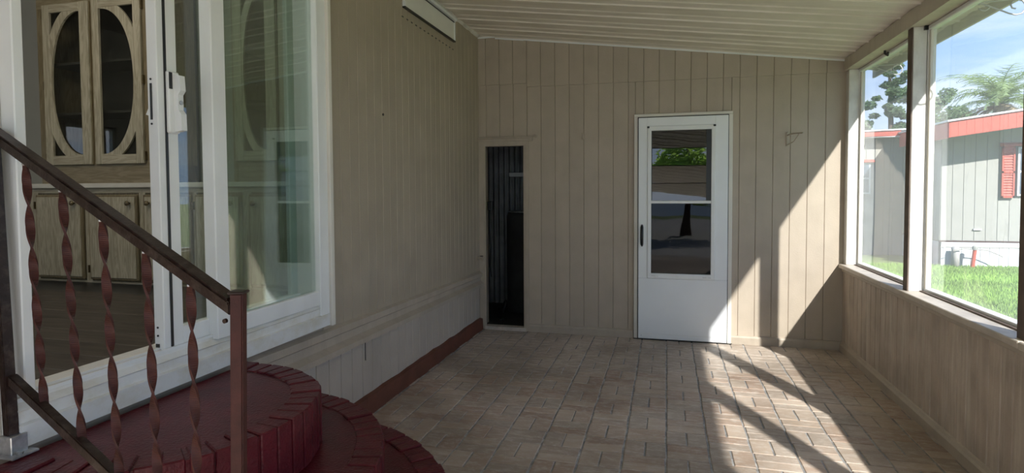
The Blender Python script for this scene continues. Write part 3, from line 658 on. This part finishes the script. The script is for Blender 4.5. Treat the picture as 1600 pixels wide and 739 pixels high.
def arch_door(p, x0, x1, side, z0=1.555, z1=2.63, first=True):
    """glazed door whose opening is half an oval; side=-1: the curve bulges to the left"""
    t = .062; gx0, gx1, gz0, gz1 = x0+(.055 if side < 0 else .055), x1-.06, z0+.062, z1-.055
    if side < 0: gx0, gx1 = x0+.062, x1-.085 if False else x1-.075
    d = obj('door', B(x0, gx0, YF-.022, YF-.002, z0, z1, .003), 'oak', p)
    obj('door_stile', B(gx1, x1, YF-.022, YF-.002, z0, z1, .003), 'oak', d)
    obj('door_rail', B(gx0, gx1, YF-.022, YF-.002, z0, gz0, .003), 'oakx', d); obj('door_rail', B(gx0, gx1, YF-.022, YF-.002, gz1, z1, .003), 'oakx', d)
    ex = x1 if side < 0 else x0
    obj('edge_strip', B(ex-.006, ex+.006, YF-.012, YF-.001, z0, z1), 'oakbrown', d)
    # curved fret strip
    cx = gx1 if side < 0 else gx0; wdt = gx1-gx0; a = wdt*1.0; hz = (gz1-gz0)/2; zc = (gz0+gz1)/2; bb_ = hz*1.19
    bm = bmesh.new(); pr = []
    n = 40
    for i in range(n+1):
        th = -PI/2+PI*i/n
        pts = []
        e_ = 2/2.2
        for A_, B_ in ((wdt-.008, hz*.99), (wdt*1.22, hz*1.10)):
            X = A_*max(0, math.cos(th))**e_; Z = B_*math.copysign(abs(math.sin(th))**e_, math.sin(th))
            X = min(X, wdt+.008); Z = max(-hz-.008, min(hz+.008, Z))
            pts.append((cx+side*X, zc+Z))
        pr.append([bm.verts.new((p_[0], y, p_[1])) for y in (YF-.019, YF-.006) for p_ in pts])
    for q, r_ in zip(pr, pr[1:]):
        for k1, k2 in ((0, 1), (1, 3), (3, 2), (2, 0)): bm.faces.new((q[k1], q[k2], r_[k2], r_[k1]))
    bmesh.ops.recalc_face_normals(bm, faces=bm.faces[:])
    obj('arched_fret', bm, 'oak', d)
    obj('glass_pane', B(gx0-.005, gx1+.005, YF-.006, YF-.003, gz0-.005, gz1+.005), 'cabglass', d)
    hx = x0-.004 if side < 0 else x1+.004
    for z in (z0+.05, (z0+z1)/2, z1-.06): obj('hinge', B(hx-.006, hx+.006, YF-.020, YF-.002, z-.028, z+.028), 'brass', d)
def hutch(x0, x1, dl, dr, label):
    h = thing('glass_hutch', label, 'cabinet', ((x0+x1)/2, YF+.17, 1.43))
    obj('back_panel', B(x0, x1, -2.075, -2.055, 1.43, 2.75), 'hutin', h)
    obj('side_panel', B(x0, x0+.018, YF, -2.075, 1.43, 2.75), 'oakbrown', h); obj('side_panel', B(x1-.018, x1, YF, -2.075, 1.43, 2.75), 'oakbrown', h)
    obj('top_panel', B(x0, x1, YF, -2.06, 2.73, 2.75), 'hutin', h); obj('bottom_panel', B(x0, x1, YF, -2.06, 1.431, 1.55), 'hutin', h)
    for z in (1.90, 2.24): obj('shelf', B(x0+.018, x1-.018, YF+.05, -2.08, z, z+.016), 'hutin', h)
    obj('face_rail', B(x0, x1, YF-.004, YF+.012, 1.431, 1.575), 'oakbrownx', h); obj('face_rail', B(x0, x1, YF-.004, YF+.012, 2.615, 2.75), 'oakbrownx', h)
    for a, b in ((x0, dl[0]+.03), (dl[1]-.02, dr[0]+.02), (dr[1]-.03, x1)): obj('face_stile', B(a, b, YF-.003, YF+.012, 1.575, 2.615), 'oakbrown', h)
    arch_door(h, dl[0], dl[1], -1); arch_door(h, dr[0], dr[1], 1)
    return h
hutch(-2.37, -1.385, (-2.302, -1.905), (-1.872, -1.475), 'pickled oak china hutch with two half-oval glass doors, left, above the counter')
hutch(-.80, -.15, (-.775, -.475), (-.455, -.175), 'pickled oak china hutch with half-oval glass doors, right, behind the fixed glass')
for i, (x, y) in enumerate(((-1.3, -3.6), (-2.4, -5.2))):
    cl = thing('ceiling_light', ('round flush ceiling lamp in the dining room, nearer the hutch', 'round flush ceiling lamp in the dining room, farther from the hutch')[i], 'lamp', (x, y, 2.98))
    obj('lamp_base', lathe(bmesh.new(), [(.15, 0), (.15, -.02)], (x, y, 2.98), 24), 'white', cl)
    obj('diffuser', lathe(bmesh.new(), [(.14, -.02), (.13, -.05), (.08, -.07)], (x, y, 2.98), 24), 'lamp', cl, smooth=True)
    ld = bpy.data.lights.new('lamp_glow', 'POINT'); ld.energy = 7; ld.color = (1, .95, .86); ld.shadow_soft_size = .12
    lo_ = bpy.data.objects.new('lamp_glow', ld); COL.objects.link(lo_); lo_.location = (x, y, 2.80)

# ================================================================== STEPS
stp = thing('brick_steps', 'three-tier semicircular brick steps painted glossy dark red', 'steps', (.15, -3.85, 0))
C0 = (.15, -3.85)
random.seed(9)
def ring_pts(r_, xmin=.058, n=90):
    th0 = math.acos(max(-1, min(1, (xmin-C0[0])/r_))); return [(C0[0]+r_*math.cos(t), C0[1]+r_*math.sin(t)) for t in [(-th0+2*th0*i/n) for i in range(n+1)]]
tiers = [(.49, .46, .648, 'top'), (.715, .26, .46, 'mid'), (.95, .0, .26, 'low')]
for R_, zb, zt, nm in tiers:
    core = obj('tier', prism(bmesh.new(), ring_pts(R_-.009), 'z', zb if zb else -.01, zt-.007), 'red', stp)
    pitch = .066; th0 = math.acos((.062-C0[0])/R_); n = int(2*th0*R_/pitch); dth = 2*th0/n
    for i in range(n):
        th = -th0+(i+.5)*dth
        if C0[0]+(R_-.1)*math.cos(th) < .068: continue
        bm = bmesh.new(); r0, r1 = R_-.098-random.uniform(0, .006), R_+random.uniform(-.004, .005)
        hw0, hw1 = (dth*r0)/2-.0032, (dth*r1)/2-.0036
        z0, z1 = max(zb-.004, 0), zt+random.uniform(-.003, .003)
        v = [bm.verts.new(p) for p in ((r0, -hw0, z0), (r1, -hw1, z0), (r1, hw1, z0), (r0, hw0, z0), (r0, -hw0, z1), (r1, -hw1, z1), (r1, hw1, z1), (r0, hw0, z1))]
        for f in ((3, 2, 1, 0), (4, 5, 6, 7), (0, 1, 5, 4), (1, 2, 6, 5), (2, 3, 7, 6), (3, 0, 4, 7)): bm.faces.new([v[k] for k in f])
        bmesh.ops.bevel(bm, geom=bm.edges[:], offset=.004, segments=1, affect='EDGES')
        tilt = random.uniform(-.02, .02)
        bmesh.ops.rotate(bm, verts=bm.verts[:], cent=(0, 0, 0), matrix=Matrix.Rotation(th+tilt*.3, 3, 'Z'))
        bmesh.ops.translate(bm, verts=bm.verts[:], vec=(C0[0], C0[1], 0))
        obj('brick', bm, 'red', core)

# ================================================================== RAILING
rl = thing('stair_railing', 'brown iron stair railing with twisted flat balusters in foreground', 'railing', (.46, -4.33, .26))
RA, RB = Vector((.03, -4.25, 0)), Vector((.919, -4.403, 0)); RD = (RB-RA).normalized(); RN = Vector((-RD.y, RD.x, 0))
def ra(t, z): p = RA.lerp(RB, t); return Vector((p.x, p.y, z))
def bar(a, b, hw, z0, z1, bev=.003):
    """straight bar of rectangular section between two points (sheared in z)"""
    bm = bmesh.new(); vs = []
    for p in (a, b):
        for s, z in ((-1, z0), (1, z0), (1, z1), (-1, z1)): vs.append(bm.verts.new(p+RN*hw*s+Vector((0, 0, z))))
    for f in ((0, 1, 2, 3), (7, 6, 5, 4), (0, 4, 5, 1), (1, 5, 6, 2), (2, 6, 7, 3), (3, 7, 4, 0)): bm.faces.new([vs[k] for k in f])
    bmesh.ops.recalc_face_normals(bm, faces=bm.faces[:])
    if bev: bmesh.ops.bevel(bm, geom=bm.edges[:], offset=bev, segments=2, affect='EDGES')
    return bm
zt_ = lambda t: 1.537+(1.150-1.537)*t/.975      # top of the top rail
e0, e1 = ra(-.035, 0), ra(.985, 0)
obj('handrail', bar(e0+Vector((0, 0, zt_(-.035))), e1+Vector((0, 0, zt_(.985))), .0185, -.013, 0, .005), 'iron', rl)
obj('rail_channel', bar(e0+Vector((0, 0, zt_(-.035))), e1+Vector((0, 0, zt_(.985))), .0135, -.034, -.011, .002), 'iron', rl)
zb_ = lambda t: .872+(.715-.872)*(t-.02)/.43
obj('lower_rail', bar(ra(.02, zb_(.02)), ra(.985, zb_(.985)), .012, -.030, 0, .003), 'iron', rl)
def sq_post(name, base, top, h, cap=True):
    bm = bmesh.new(); vs = []
    for p in (base, top):
        for a, b in ((-1, -1), (1, -1), (1, 1), (-1, 1)): vs.append(bm.verts.new(p+RD*h*a+RN*h*b))
    for f in ((3, 2, 1, 0), (4, 5, 6, 7), (0, 1, 5, 4), (1, 2, 6, 5), (2, 3, 7, 6), (3, 0, 4, 7)): bm.faces.new([vs[k] for k in f])
    bmesh.ops.bevel(bm, geom=bm.edges[:], offset=.0025, segments=2, affect='EDGES')
    return obj(name, bm, 'ironred' if cap else 'iron', rl)
# front post (two faces show), standing on the lowest tier
RDs, RNs = RD.copy(), RN.copy()
ang = math.radians(28)
RD = Vector((RDs.x*math.cos(ang)-RDs.y*math.sin(ang), RDs.x*math.sin(ang)+RDs.y*math.cos(ang), 0)); RN = Vector((-RD.y, RD.x, 0))
p1 = sq_post('post', Vector((.895, -4.400, .262)), Vector((.919, -4.403, 1.158)), .0128)
cp = bmesh.new(); vs = []
bmesh.ops.create_cube(cp, size=1)
for v in cp.verts: v.co = Vector((.919, -4.403, 1.160))+RD*v.co.x*.034+RN*v.co.y*.034+Vector((0, 0, v.co.z*.006))
bmesh.ops.bevel(cp, geom=cp.edges[:], offset=.002, segments=1, affect='EDGES')
obj('post_cap', cp, 'iron', rl)
RD, RN = RDs, RNs
p0 = sq_post('post', Vector((.041, -4.256, .65)), Vector((.005, -4.252, 1.530)), .0135, False)
# galvanised foot bracket
fb = bmesh.new(); box(fb, .022, .066, -4.276, -4.232, .652, .705, .002); bk = obj('foot_bracket', fb, 'galv', rl); bk['label'] = 'bare galvanised foot bracket'
obj('foot_flange', B(.010, .090, -4.290, -4.220, .650, .656, .001), 'galv', rl)
obj('lag_bolt', lathe(bmesh.new(), [(.008, 0), (.008, .007)], (.078, -4.262, .656), 6), 'galv', rl)
obj('rail_screw', lathe(bmesh.new(), [(.005, 0), (.005, -.006)], (.893, -4.41, 1.10), 8, 'y'), 'iron', rl)
def twisted(t, top, bot, lean):
    """flat bar with a half turn every 10 cm and plain curled ends"""
    bm = bmesh.new(); rings = []
    n = int((top-bot)/.005); w_, th_ = .0098, .0026
    a0 = 1.25
    for i in range(n+1):
        z = top+(bot-top)*i/n; s = top-z
        tw = PI*max(0, min(s-.02, top-bot-.035))/.112
        p = ra(t, z)+Vector((lean*s, 0, 0)); ca, sa = math.cos(tw+a0*0), math.sin(tw+a0*0)
        U = RD*ca+RN*sa; V = -RD*sa+RN*ca
        q = w_*(.75+.25*min(1, i/3))
        rings.append([bm.verts.new(p+U*q*a+V*th_*b) for a, b in ((-1, -1), (1, -1), (1, 1), (-1, 1))])
    for a, b in zip(rings, rings[1:]):
        for k in range(4): bm.faces.new((a[k], a[(k+1) % 4], b[(k+1) % 4], b[k]))
    bm.faces.new(rings[0][::-1]); bm.faces.new(rings[-1])
    bmesh.ops.recalc_face_normals(bm, faces=bm.faces[:])
    o = obj('baluster', bm, 'ironred', rl)
    pt = ra(t, top-.008)+RN*-.004
    rv = bmesh.new(); bmesh.ops.create_uvsphere(rv, u_segments=8, v_segments=6, radius=.0042)
    bmesh.ops.translate(rv, verts=rv.verts[:], vec=pt); obj('rivet', rv, 'galv', o)
for t, ztp, lean in ((.133, 1.459, .055), (.312, 1.384, .06), (.492, 1.312, .045), (.669, 1.240, .03), (.836, 1.179, .01)):
    twisted(t, zt_(t)-.032, zb_(t+.05)-.010, lean)

# ================================================================== SMALL THINGS ON THE WALLS
h1 = thing('wall_hook', 'small taupe painted cup hook high on end wall, left of storm door', 'hook', (1.022, -.003, 1.86))
obj('hook_plate', B(1.012, 1.032, -.010, 0, 1.84, 1.90, .003), 'trim', h1)
obj('hook_arm', tube(bmesh.new(), [(1.022, -.008, 1.85), (1.022, -.035, 1.842), (1.022, -.05, 1.86), (1.022, -.048, 1.88)], .005, 6), 'trim', h1)
h2 = thing('plant_bracket', 'iron hanging bracket on end wall right of storm door', 'bracket', (2.775, -.003, 1.78))
obj('bracket_plate', B(2.765, 2.787, -.010, 0, 1.735, 1.855, .003), 'trim', h2)
obj('bracket_arm', tube(bmesh.new(), [(2.776, -.010, 1.825), (2.80, -.09, 1.833), (2.86, -.19, 1.828)], .0055, 6), 'trim', h2)
obj('bracket_brace', tube(bmesh.new(), [(2.776, -.010, 1.745), (2.81, -.08, 1.765), (2.84, -.15, 1.826)], .0045, 6), 'trim', h2)
h3 = thing('cable_boss', 'round painted knob-like fitting beside the head trim of shed opening', 'fitting', (.565, 0, 1.88))
obj('boss_base', lathe(bmesh.new(), [(.018, 0), (.018, -.006)], (.565, 0, 1.885), 14, 'y'), 'trim', h3); obj('boss_tip', lathe(bmesh.new(), [(.008, -.006), (.012, -.028), (.007, -.034)], (.565, 0, 1.885), 10, 'y'), 'trim', h3)
h4 = thing('hose_bib', 'small painted tap sticking out of house wall near the corner', 'tap', (.0, -.08, .71))
obj('flange', lathe(bmesh.new(), [(.018, 0), (.018, .006)], (0, -.085, .712), 12, 'x'), 'trim', h4)
obj('spout', tube(bmesh.new(), [(.0, -.085, .712), (.045, -.09, .712), (.065, -.10, .70), (.07, -.105, .68)], .009, 8), 'trim', h4)
obj('handle', lathe(bmesh.new(), [(.015, .0), (.017, .006)], (.045, -.09, .728), 10), 'black', h4)

# ================================================================== OUTSIDE
GZ = -.26
tag(obj('ground', B(-30, 60, -30, 70, GZ-.3, GZ), 'earth'), 'green lawn around the porch', 'lawn', kind='structure')
tag(obj('added_driveway', B(-9, 14, -26, -7.0, GZ-.05, GZ+.02), 'conc'), 'pale concrete driveway behind the viewer to mute green bounce off the lawn', 'added_driveway', kind='structure')  # slab added behind the camera, its grey tempers the lawn's green bounce
# grass blades on the strip of lawn seen through the windows
random.seed(2)
V, Fc = [], []
def blade(x, y, h):
    if (y > 7.9 and math.hypot(x-7.76, y-8.2) < .12) or (math.hypot(x-7.5, y-8.33) < .13) or (math.hypot(x-6.95, y-8.9) < .3): return
    a = random.uniform(0, 2*PI); w2 = .006+.004*random.random(); l = random.uniform(-.03, .03); m2 = random.uniform(-.03, .03); i = len(V)
    V.extend([(x-w2*math.cos(a), y-w2*math.sin(a), GZ), (x+w2*math.cos(a), y+w2*math.sin(a), GZ), (x+l, y+m2, GZ+h)]); Fc.append((i, i+1, i+2))
for _ in range(150000):
    x = random.uniform(3.7, 9.5); y = random.uniform(-.5, 8.4)
    if abs((x-CAM.x)/(y-CAM.y+.001)-.62) > .36: continue
    blade(x, y, random.uniform(.03, .085))
me = bpy.data.meshes.new('lawn_grass'); me.from_pydata(V, [], Fc); me.materials.append(M['grass'])
lg_ = bpy.data.objects.new('lawn_grass', me); COL.objects.link(lg_); tag(lg_, 'short bright green grass between porch and neighbouring house', 'grass', kind='stuff')

# neighbouring mobile home
nh = thing('neighbour_house', 'greige mobile home with red fascia and shutters beyond the lawn', 'house', (9, 8.5, GZ))
XL = 7.28
def nboards(x0, x1, y, z0, z1, wd_, mat='nsiding', name='siding_board', proud=.010, axis='x'):
    n = int(round((x1-x0)/wd_)); wd_ = (x1-x0)/n
    if axis == 'x': bm = B(x0+.003, x0+wd_-.003, y-proud, y, z0, z1, .003)
    else: bm = B(y-proud, y, x0+.003, x0+wd_-.003, z0, z1, .004)
    s = obj(name, bm, mat, nh); base = wpos(nh)
    for i in range(1, n):
        c = s.copy(); COL.objects.link(c); c.location = Vector((wd_*i, 0, 0)) if axis == 'x' else Vector((0, wd_*i, 0))
    return s
obj('wall', prism(bmesh.new(), [(XL, .27), (XL+3.4, .27), (XL+3.4, 3.0), (XL, 2.5)], 'y', 8.5, 15), 'nsiding', nh)
nboards(XL, XL+3.0, 8.5, .28, 2.75, .20); nboards(8.5, 10.5, XL, .28, 2.6, .20, axis='y')
obj('skirting_trim', B(XL-.02, XL+3.4, 8.46, 8.5, .252, .272), 'ironred', nh)
obj('skirting', B(XL+.02, XL+3.4, 8.47, 8.6, GZ, .25), 'nwhite', nh); obj('skirting', B(XL+.02, XL+.1, 8.5, 10.6, GZ, .25), 'nwhite', nh)
obj('skirting_rail', B(XL, XL+4, 8.45, 8.47, .14, .155), 'nsiding', nh)
nboards(XL+.05, XL+3.0, 8.47, GZ, .14, .16, 'nwhite', 'skirting_panel', .012)
# far section
obj('wall', B(2.6, XL+.5, 10.5, 15, GZ, 2.62), 'nsiding', nh)
nboards(4.9, XL-.02, 10.5, GZ+.02, 2.6, .20)
def slant(bm, x0, x1, y0, y1, z00, z01, h):
    v = [bm.verts.new(p) for p in ((x0, y0, z00), (x1, y0, z01), (x1, y0, z01+h), (x0, y0, z00+h), (x0, y1, z00), (x1, y1, z01), (x1, y1, z01+h), (x0, y1, z00+h))]
    for f in ((0, 1, 2, 3), (7, 6, 5, 4), (0, 4, 5, 1), (1, 5, 6, 2), (2, 6, 7, 3), (3, 7, 4, 0)): bm.faces.new([v[i] for i in f])
    bmesh.ops.recalc_face_normals(bm, faces=bm.faces[:]); return bm
sl_ = (2.517-2.347)/(8.299-7.083)
fz = lambda x: 2.347+(x-7.083)*sl_
obj('fascia', slant(bmesh.new(), 7.08, 10.6, 7.70, 7.74, fz(7.08), fz(10.6), .31), 'nred', nh)
fs = slant(bmesh.new(), 0, .125, 7.696, 7.70, 0, .125*sl_, .30)
f0 = obj('fascia_rib', fs, 'nred', nh, loc=(0, 0, 0))
for i in range(24):
    c = f0 if i == 0 else f0.copy()
    if i: COL.objects.link(c)
    x = 7.10+i*.135; c.location = Vector((x, 0, fz(x)+.005))-wpos(nh)
obj('side_fascia', B(7.08, 7.12, 7.74, 10.2, 2.34, 2.65), 'nred', nh)
obj('soffit', slant(bmesh.new(), 7.10, 10.6, 7.72, 8.52, fz(7.10)+.02, fz(10.6)+.02, .02), 'nroof', nh)
obj('roof_sheet', slant(bmesh.new(), 7.04, 10.8, 7.66, 15, fz(7.04)+.31, fz(10.8)+.31, .035), 'nroof', nh)
obj('fascia', slant(bmesh.new(), 4.0, 7.10, 10.15, 10.2, 2.52, 2.60, .14), 'nred', nh)
obj('roof_sheet', slant(bmesh.new(), 4.0, 7.2, 10.12, 15, 2.66, 2.74, .03), 'nroof', nh)
obj('soffit', B(4.0, 7.2, 10.15, 10.52, 2.58, 2.60), 'nroof', nh)
def shutter(x0, x1, y, z0, z1):
    s = obj('shutter', B(x0, x1, y-.04, y-.02, z0, z1), 'nred', nh)
    obj('shutter_frame', B(x0, x0+.03, y-.06, y-.03, z0, z1), 'nred', s); obj('shutter_frame', B(x1-.03, x1, y-.06, y-.03, z0, z1), 'nred', s)
    for z in (z0, (z0+z1)/2-.02, z1-.04): obj('shutter_frame', B(x0, x1, y-.06, y-.03, z, z+.04), 'nred', s)
    n = 18; s0 = None
    for i in range(n):
        z = z0+.045+(z1-z0-.09)*i/n
        if s0 is None: s0 = obj('slat', prism(bmesh.new(), [(y-.055, z), (y-.035, z+.035), (y-.03, z+.035), (y-.05, z)], 'x', x0+.03, x1-.03), 'nred', s); zz = z
        else:
            c = s0.copy(); COL.objects.link(c); c.location = Vector((0, 0, z-zz))
shutter(8.31, 8.53, 8.48, 1.16, 2.20)
obj('window_hood', prism(bmesh.new(), [(8.48, 2.20), (8.34, 2.20), (8.34, 2.225), (8.48, 2.275)], 'x', 8.29, 9.9), 'nred', nh)
def nwin(x0, x1, y, z0, z1):
    f = obj('window', B(x0, x1, y-.05, y-.02, z0, z1), 'nwhite', nh)
    zc = (z0+z1)/2
    for a, b in ((z0+.04, zc-.02), (zc+.02, z1-.04)): obj('pane', B(x0+.04, x1-.04, y-.056, y-.05, a, b), 'darkblue', f)
M['darkblue'] = paint('window pane of far house', (.09, .12, .16), .2, 5, .1, 0)
nwin(8.58, 9.5, 8.48, 1.2, 2.18); nwin(6.05, 6.57, 10.49, 1.23, 1.99)
obj('window_hood', prism(bmesh.new(), [(10.48, 1.99), (10.36, 2.0), (10.36, 2.02), (10.48, 2.07)], 'x', 6.0, 6.64), 'nred', nh)
obj('wall_vent', B(7.86, 8.0, 8.45, 8.48, .50, .53), 'nwhite', nh)
# red stand pipe with bent tube and a grey pipe in front of the skirting
pp = thing('stand_pipe', 'red standpipe with thin bent tube by white skirting of house', 'pipe', (7.75, 8.2, GZ))
obj('pipe', tube(bmesh.new(), [(7.74, 8.2, GZ), (7.78, 8.2, .12)], .035, 10), 'nred', pp)
obj('bent_tube', tube(bmesh.new(), [(7.4, 8.2, .10), (7.6, 8.2, .14), (7.78, 8.2, .13), (8.0, 8.2, .11), (8.2, 8.2, .02), (8.26, 8.2, -.02)], .010, 6), 'nsiding', pp)
obj('pipe_top', lathe(bmesh.new(), [(.05, .12), (.05, .18), (.03, .20)], (7.78, 8.2, 0), 10), 'nsiding', pp)
dt = tag(obj('duct_pipe', tube(bmesh.new(), [(7.50, 8.33, GZ+.0), (7.50, 8.33, .10), (7.50, 8.36, .13)], .07, 12), 'conc', smooth=True), 'grey vertical duct at corner of white skirting', 'pipe')
pb = tag(obj('red_pot', lathe(bmesh.new(), [(.12, 0), (.17, .30), (.18, .42), (.15, .42)], (6.95, 8.9, GZ), 14), 'nred', smooth=True), 'red box-like pot behind the second porch post on the lawn', 'pot')

# ---------------- trees
def leaf_cloud(blobs, n, size, seed, flat=.6):
    random.seed(seed); V, F_ = [], []
    tot = sum(b[3]**2 for b in blobs)
    for bx, by, bz, br in blobs:
        for _ in range(int(n*br*br/tot)):
            d = Vector((random.gauss(0, 1), random.gauss(0, 1), random.gauss(0, 1))).normalized()*br*(random.random()**.4)
            p = Vector((bx+d.x, by+d.y, bz+d.z*flat)); a = Vector((random.gauss(0, 1), random.gauss(0, 1), random.gauss(0, .5))).normalized(); b = a.orthogonal().normalized()
            b = (b+a.cross(b)*random.uniform(-2, 2)).normalized()
            s = size*random.uniform(.6, 1.4); i = len(V)
            V.extend([tuple(p-a*s), tuple(p+b*s*.4), tuple(p+a*s), tuple(p-b*s*.4)]); F_.append((i, i+1, i+2, i+3))
    return V, F_
def tree(x, y, h, blobs, n, size, label, name='pine_tree', mat='leaf', seed=1, flat=.6, group=None):
    t = thing(name, label, 'tree', (x, y, GZ), group)
    obj('trunk', tube(bmesh.new(), [(x, y, GZ), (x+.1, y, GZ+h*.4), (x, y+.1, GZ+h*.9)], [.16, .12, .05], 8), 'bark', t, smooth=True)
    V, F_ = leaf_cloud([(x+a, y+b, c, r_) for a, b, c, r_ in blobs], n, size, seed, flat)
    me = bpy.data.meshes.new('foliage'); me.from_pydata([tuple(Vector(v)-Vector((x, y, GZ))) for v in V], [], F_); me.materials.append(M[mat])
    o = bpy.data.objects.new('foliage', me); COL.objects.link(o); o.parent = t
    for i, (a, b, c, r_) in enumerate(blobs[:6]):
        obj('branch', tube(bmesh.new(), [(x, y, c-.3), (x+a*.9, y+b*.9, c)], [.05, .02], 5), 'bark', t)
    return t
def pblobs(seed, h, w_, n):
    random.seed(seed); return [(random.uniform(-w_, w_)*(1-.5*i/n), random.uniform(-w_, w_)*.6, 2.2+(h-2.2)*i/n, random.uniform(.5, .95)) for i in range(n)]
def ragged(seed, n, w_, z0, z1, r0, r1):
    random.seed(seed); return [(random.gauss(0, w_*(1-.45*i/n)), random.uniform(-.5, .5), z0+(z1-z0)*(i+random.random()*.8)/n, random.uniform(r0, r1)) for i in range(n)]
tree(9.9, 19.5, 6.9, [(0, 0, 6.1, .30)]+ragged(14, 26, .62, 2.7, 6.0, .16, .42), 11000, .065, 'tall pine tree seen through upper right of the first porch window', seed=4)
tree(7.2, 17.5, 4.3, ragged(15, 24, .95, 2.6, 4.15, .2, .5), 9000, .07, 'low bushy pine behind the roof at left of first porch window', seed=5)
tree(13.5, 25, 6.0, ragged(16, 30, 1.0, 3.1, 5.9, .3, .7), 11000, .085, 'dark rounded tree between the tall pine and the palm', seed=6)
tree(20.0, 29.5, 5.8, ragged(17, 20, 1.2, 3.2, 5.5, .4, .9), 6000, .10, 'dark tree behind and right of the palm', seed=7)
# palm
pa = thing('palm_tree', 'shaggy palm tree with dead skirt behind the neighbouring house', 'tree', (11.9, 16.3, GZ))
obj('trunk', tube(bmesh.new(), [(11.9, 16.3, GZ), (11.95, 16.3, 2), (11.9, 16.3, 4.05)], [.2, .17, .15], 10), 'bark', pa, smooth=True)
random.seed(33)
def frond(c, az, el, L, mat, droop):
    bm = bmesh.new(); P = []; d = Vector((math.cos(az), math.sin(az), 0)); p = Vector(c); e = el; n = 12
    for i in range(n+1):
        P.append(p.copy()); p = p+(d*math.cos(e)+Vector((0, 0, math.sin(e))))*(L/n); e -= droop/n
    tube(bm, P, [.018*(1-i/(n+1)) for i in range(n+1)], 4)
    s = d.cross(Vector((0, 0, 1)))
    for i in range(2, n+1):
        for k in range(3):
            q = P[i-1].lerp(P[i], k/3); t = (P[i]-P[i-1]).normalized(); l = L*.26*math.sin(PI*min(.95, (i+k/3)/n)*.9+.25)
            for sg in (-1, 1):
                tip = q+(s*sg+t*.7+Vector((0, 0, random.uniform(-.6, .1)))).normalized()*l
                bm.faces.new([bm.verts.new(v) for v in (q-t*.018, q+t*.018, tip)])
    return obj('frond', bm, mat, pa)
for i in range(34):
    up_ = i % 3
    frond((11.9, 16.3, 3.95), i*2.4, (1.42, 1.05, .6)[up_]+random.uniform(-.1, .1), (2.1, 1.9, 1.5)[up_]+random.uniform(-.2, .2), 'palm', (1.9, 2.3, 1.7)[up_])
for i in range(26): frond((11.9, 16.3, 3.95), i*2.1+.4, random.uniform(-.5, .2), random.uniform(.8, 1.25), 'deadpalm', random.uniform(.9, 1.4))

# ---------------- greenery behind the viewer (seen only in reflections)
for i, (x, y, h, r_, lab) in enumerate(((-2.5, -15, 4.2, 1.5, 'leafy garden tree mirrored at left in the storm door glass'), (2.4, -15, 3.8, 1.5, 'leafy garden tree mirrored in the middle of the storm door louvres'),
        (7.3, -15, 4.4, 1.6, 'leafy garden tree mirrored at right in the storm door glass'), (12.5, -13, 3.6, 1.5, 'bushy garden tree beyond the driveway corner'),
        (15, -7, 3.6, 1.6, 'bushy garden tree on the lawn right of the driveway'), (15.5, 0, 3.4, 1.5, 'bushy garden tree on the lawn far right of the porch'))):
    tree(x, y, h, [(0, 0, h*.62, r_*.75), (.7, .3, h*.42, r_*.7), (-.7, -.2, h*.45, r_*.7)], 3000, .12, lab, 'garden_tree', 'hedge', 40+i, .8)
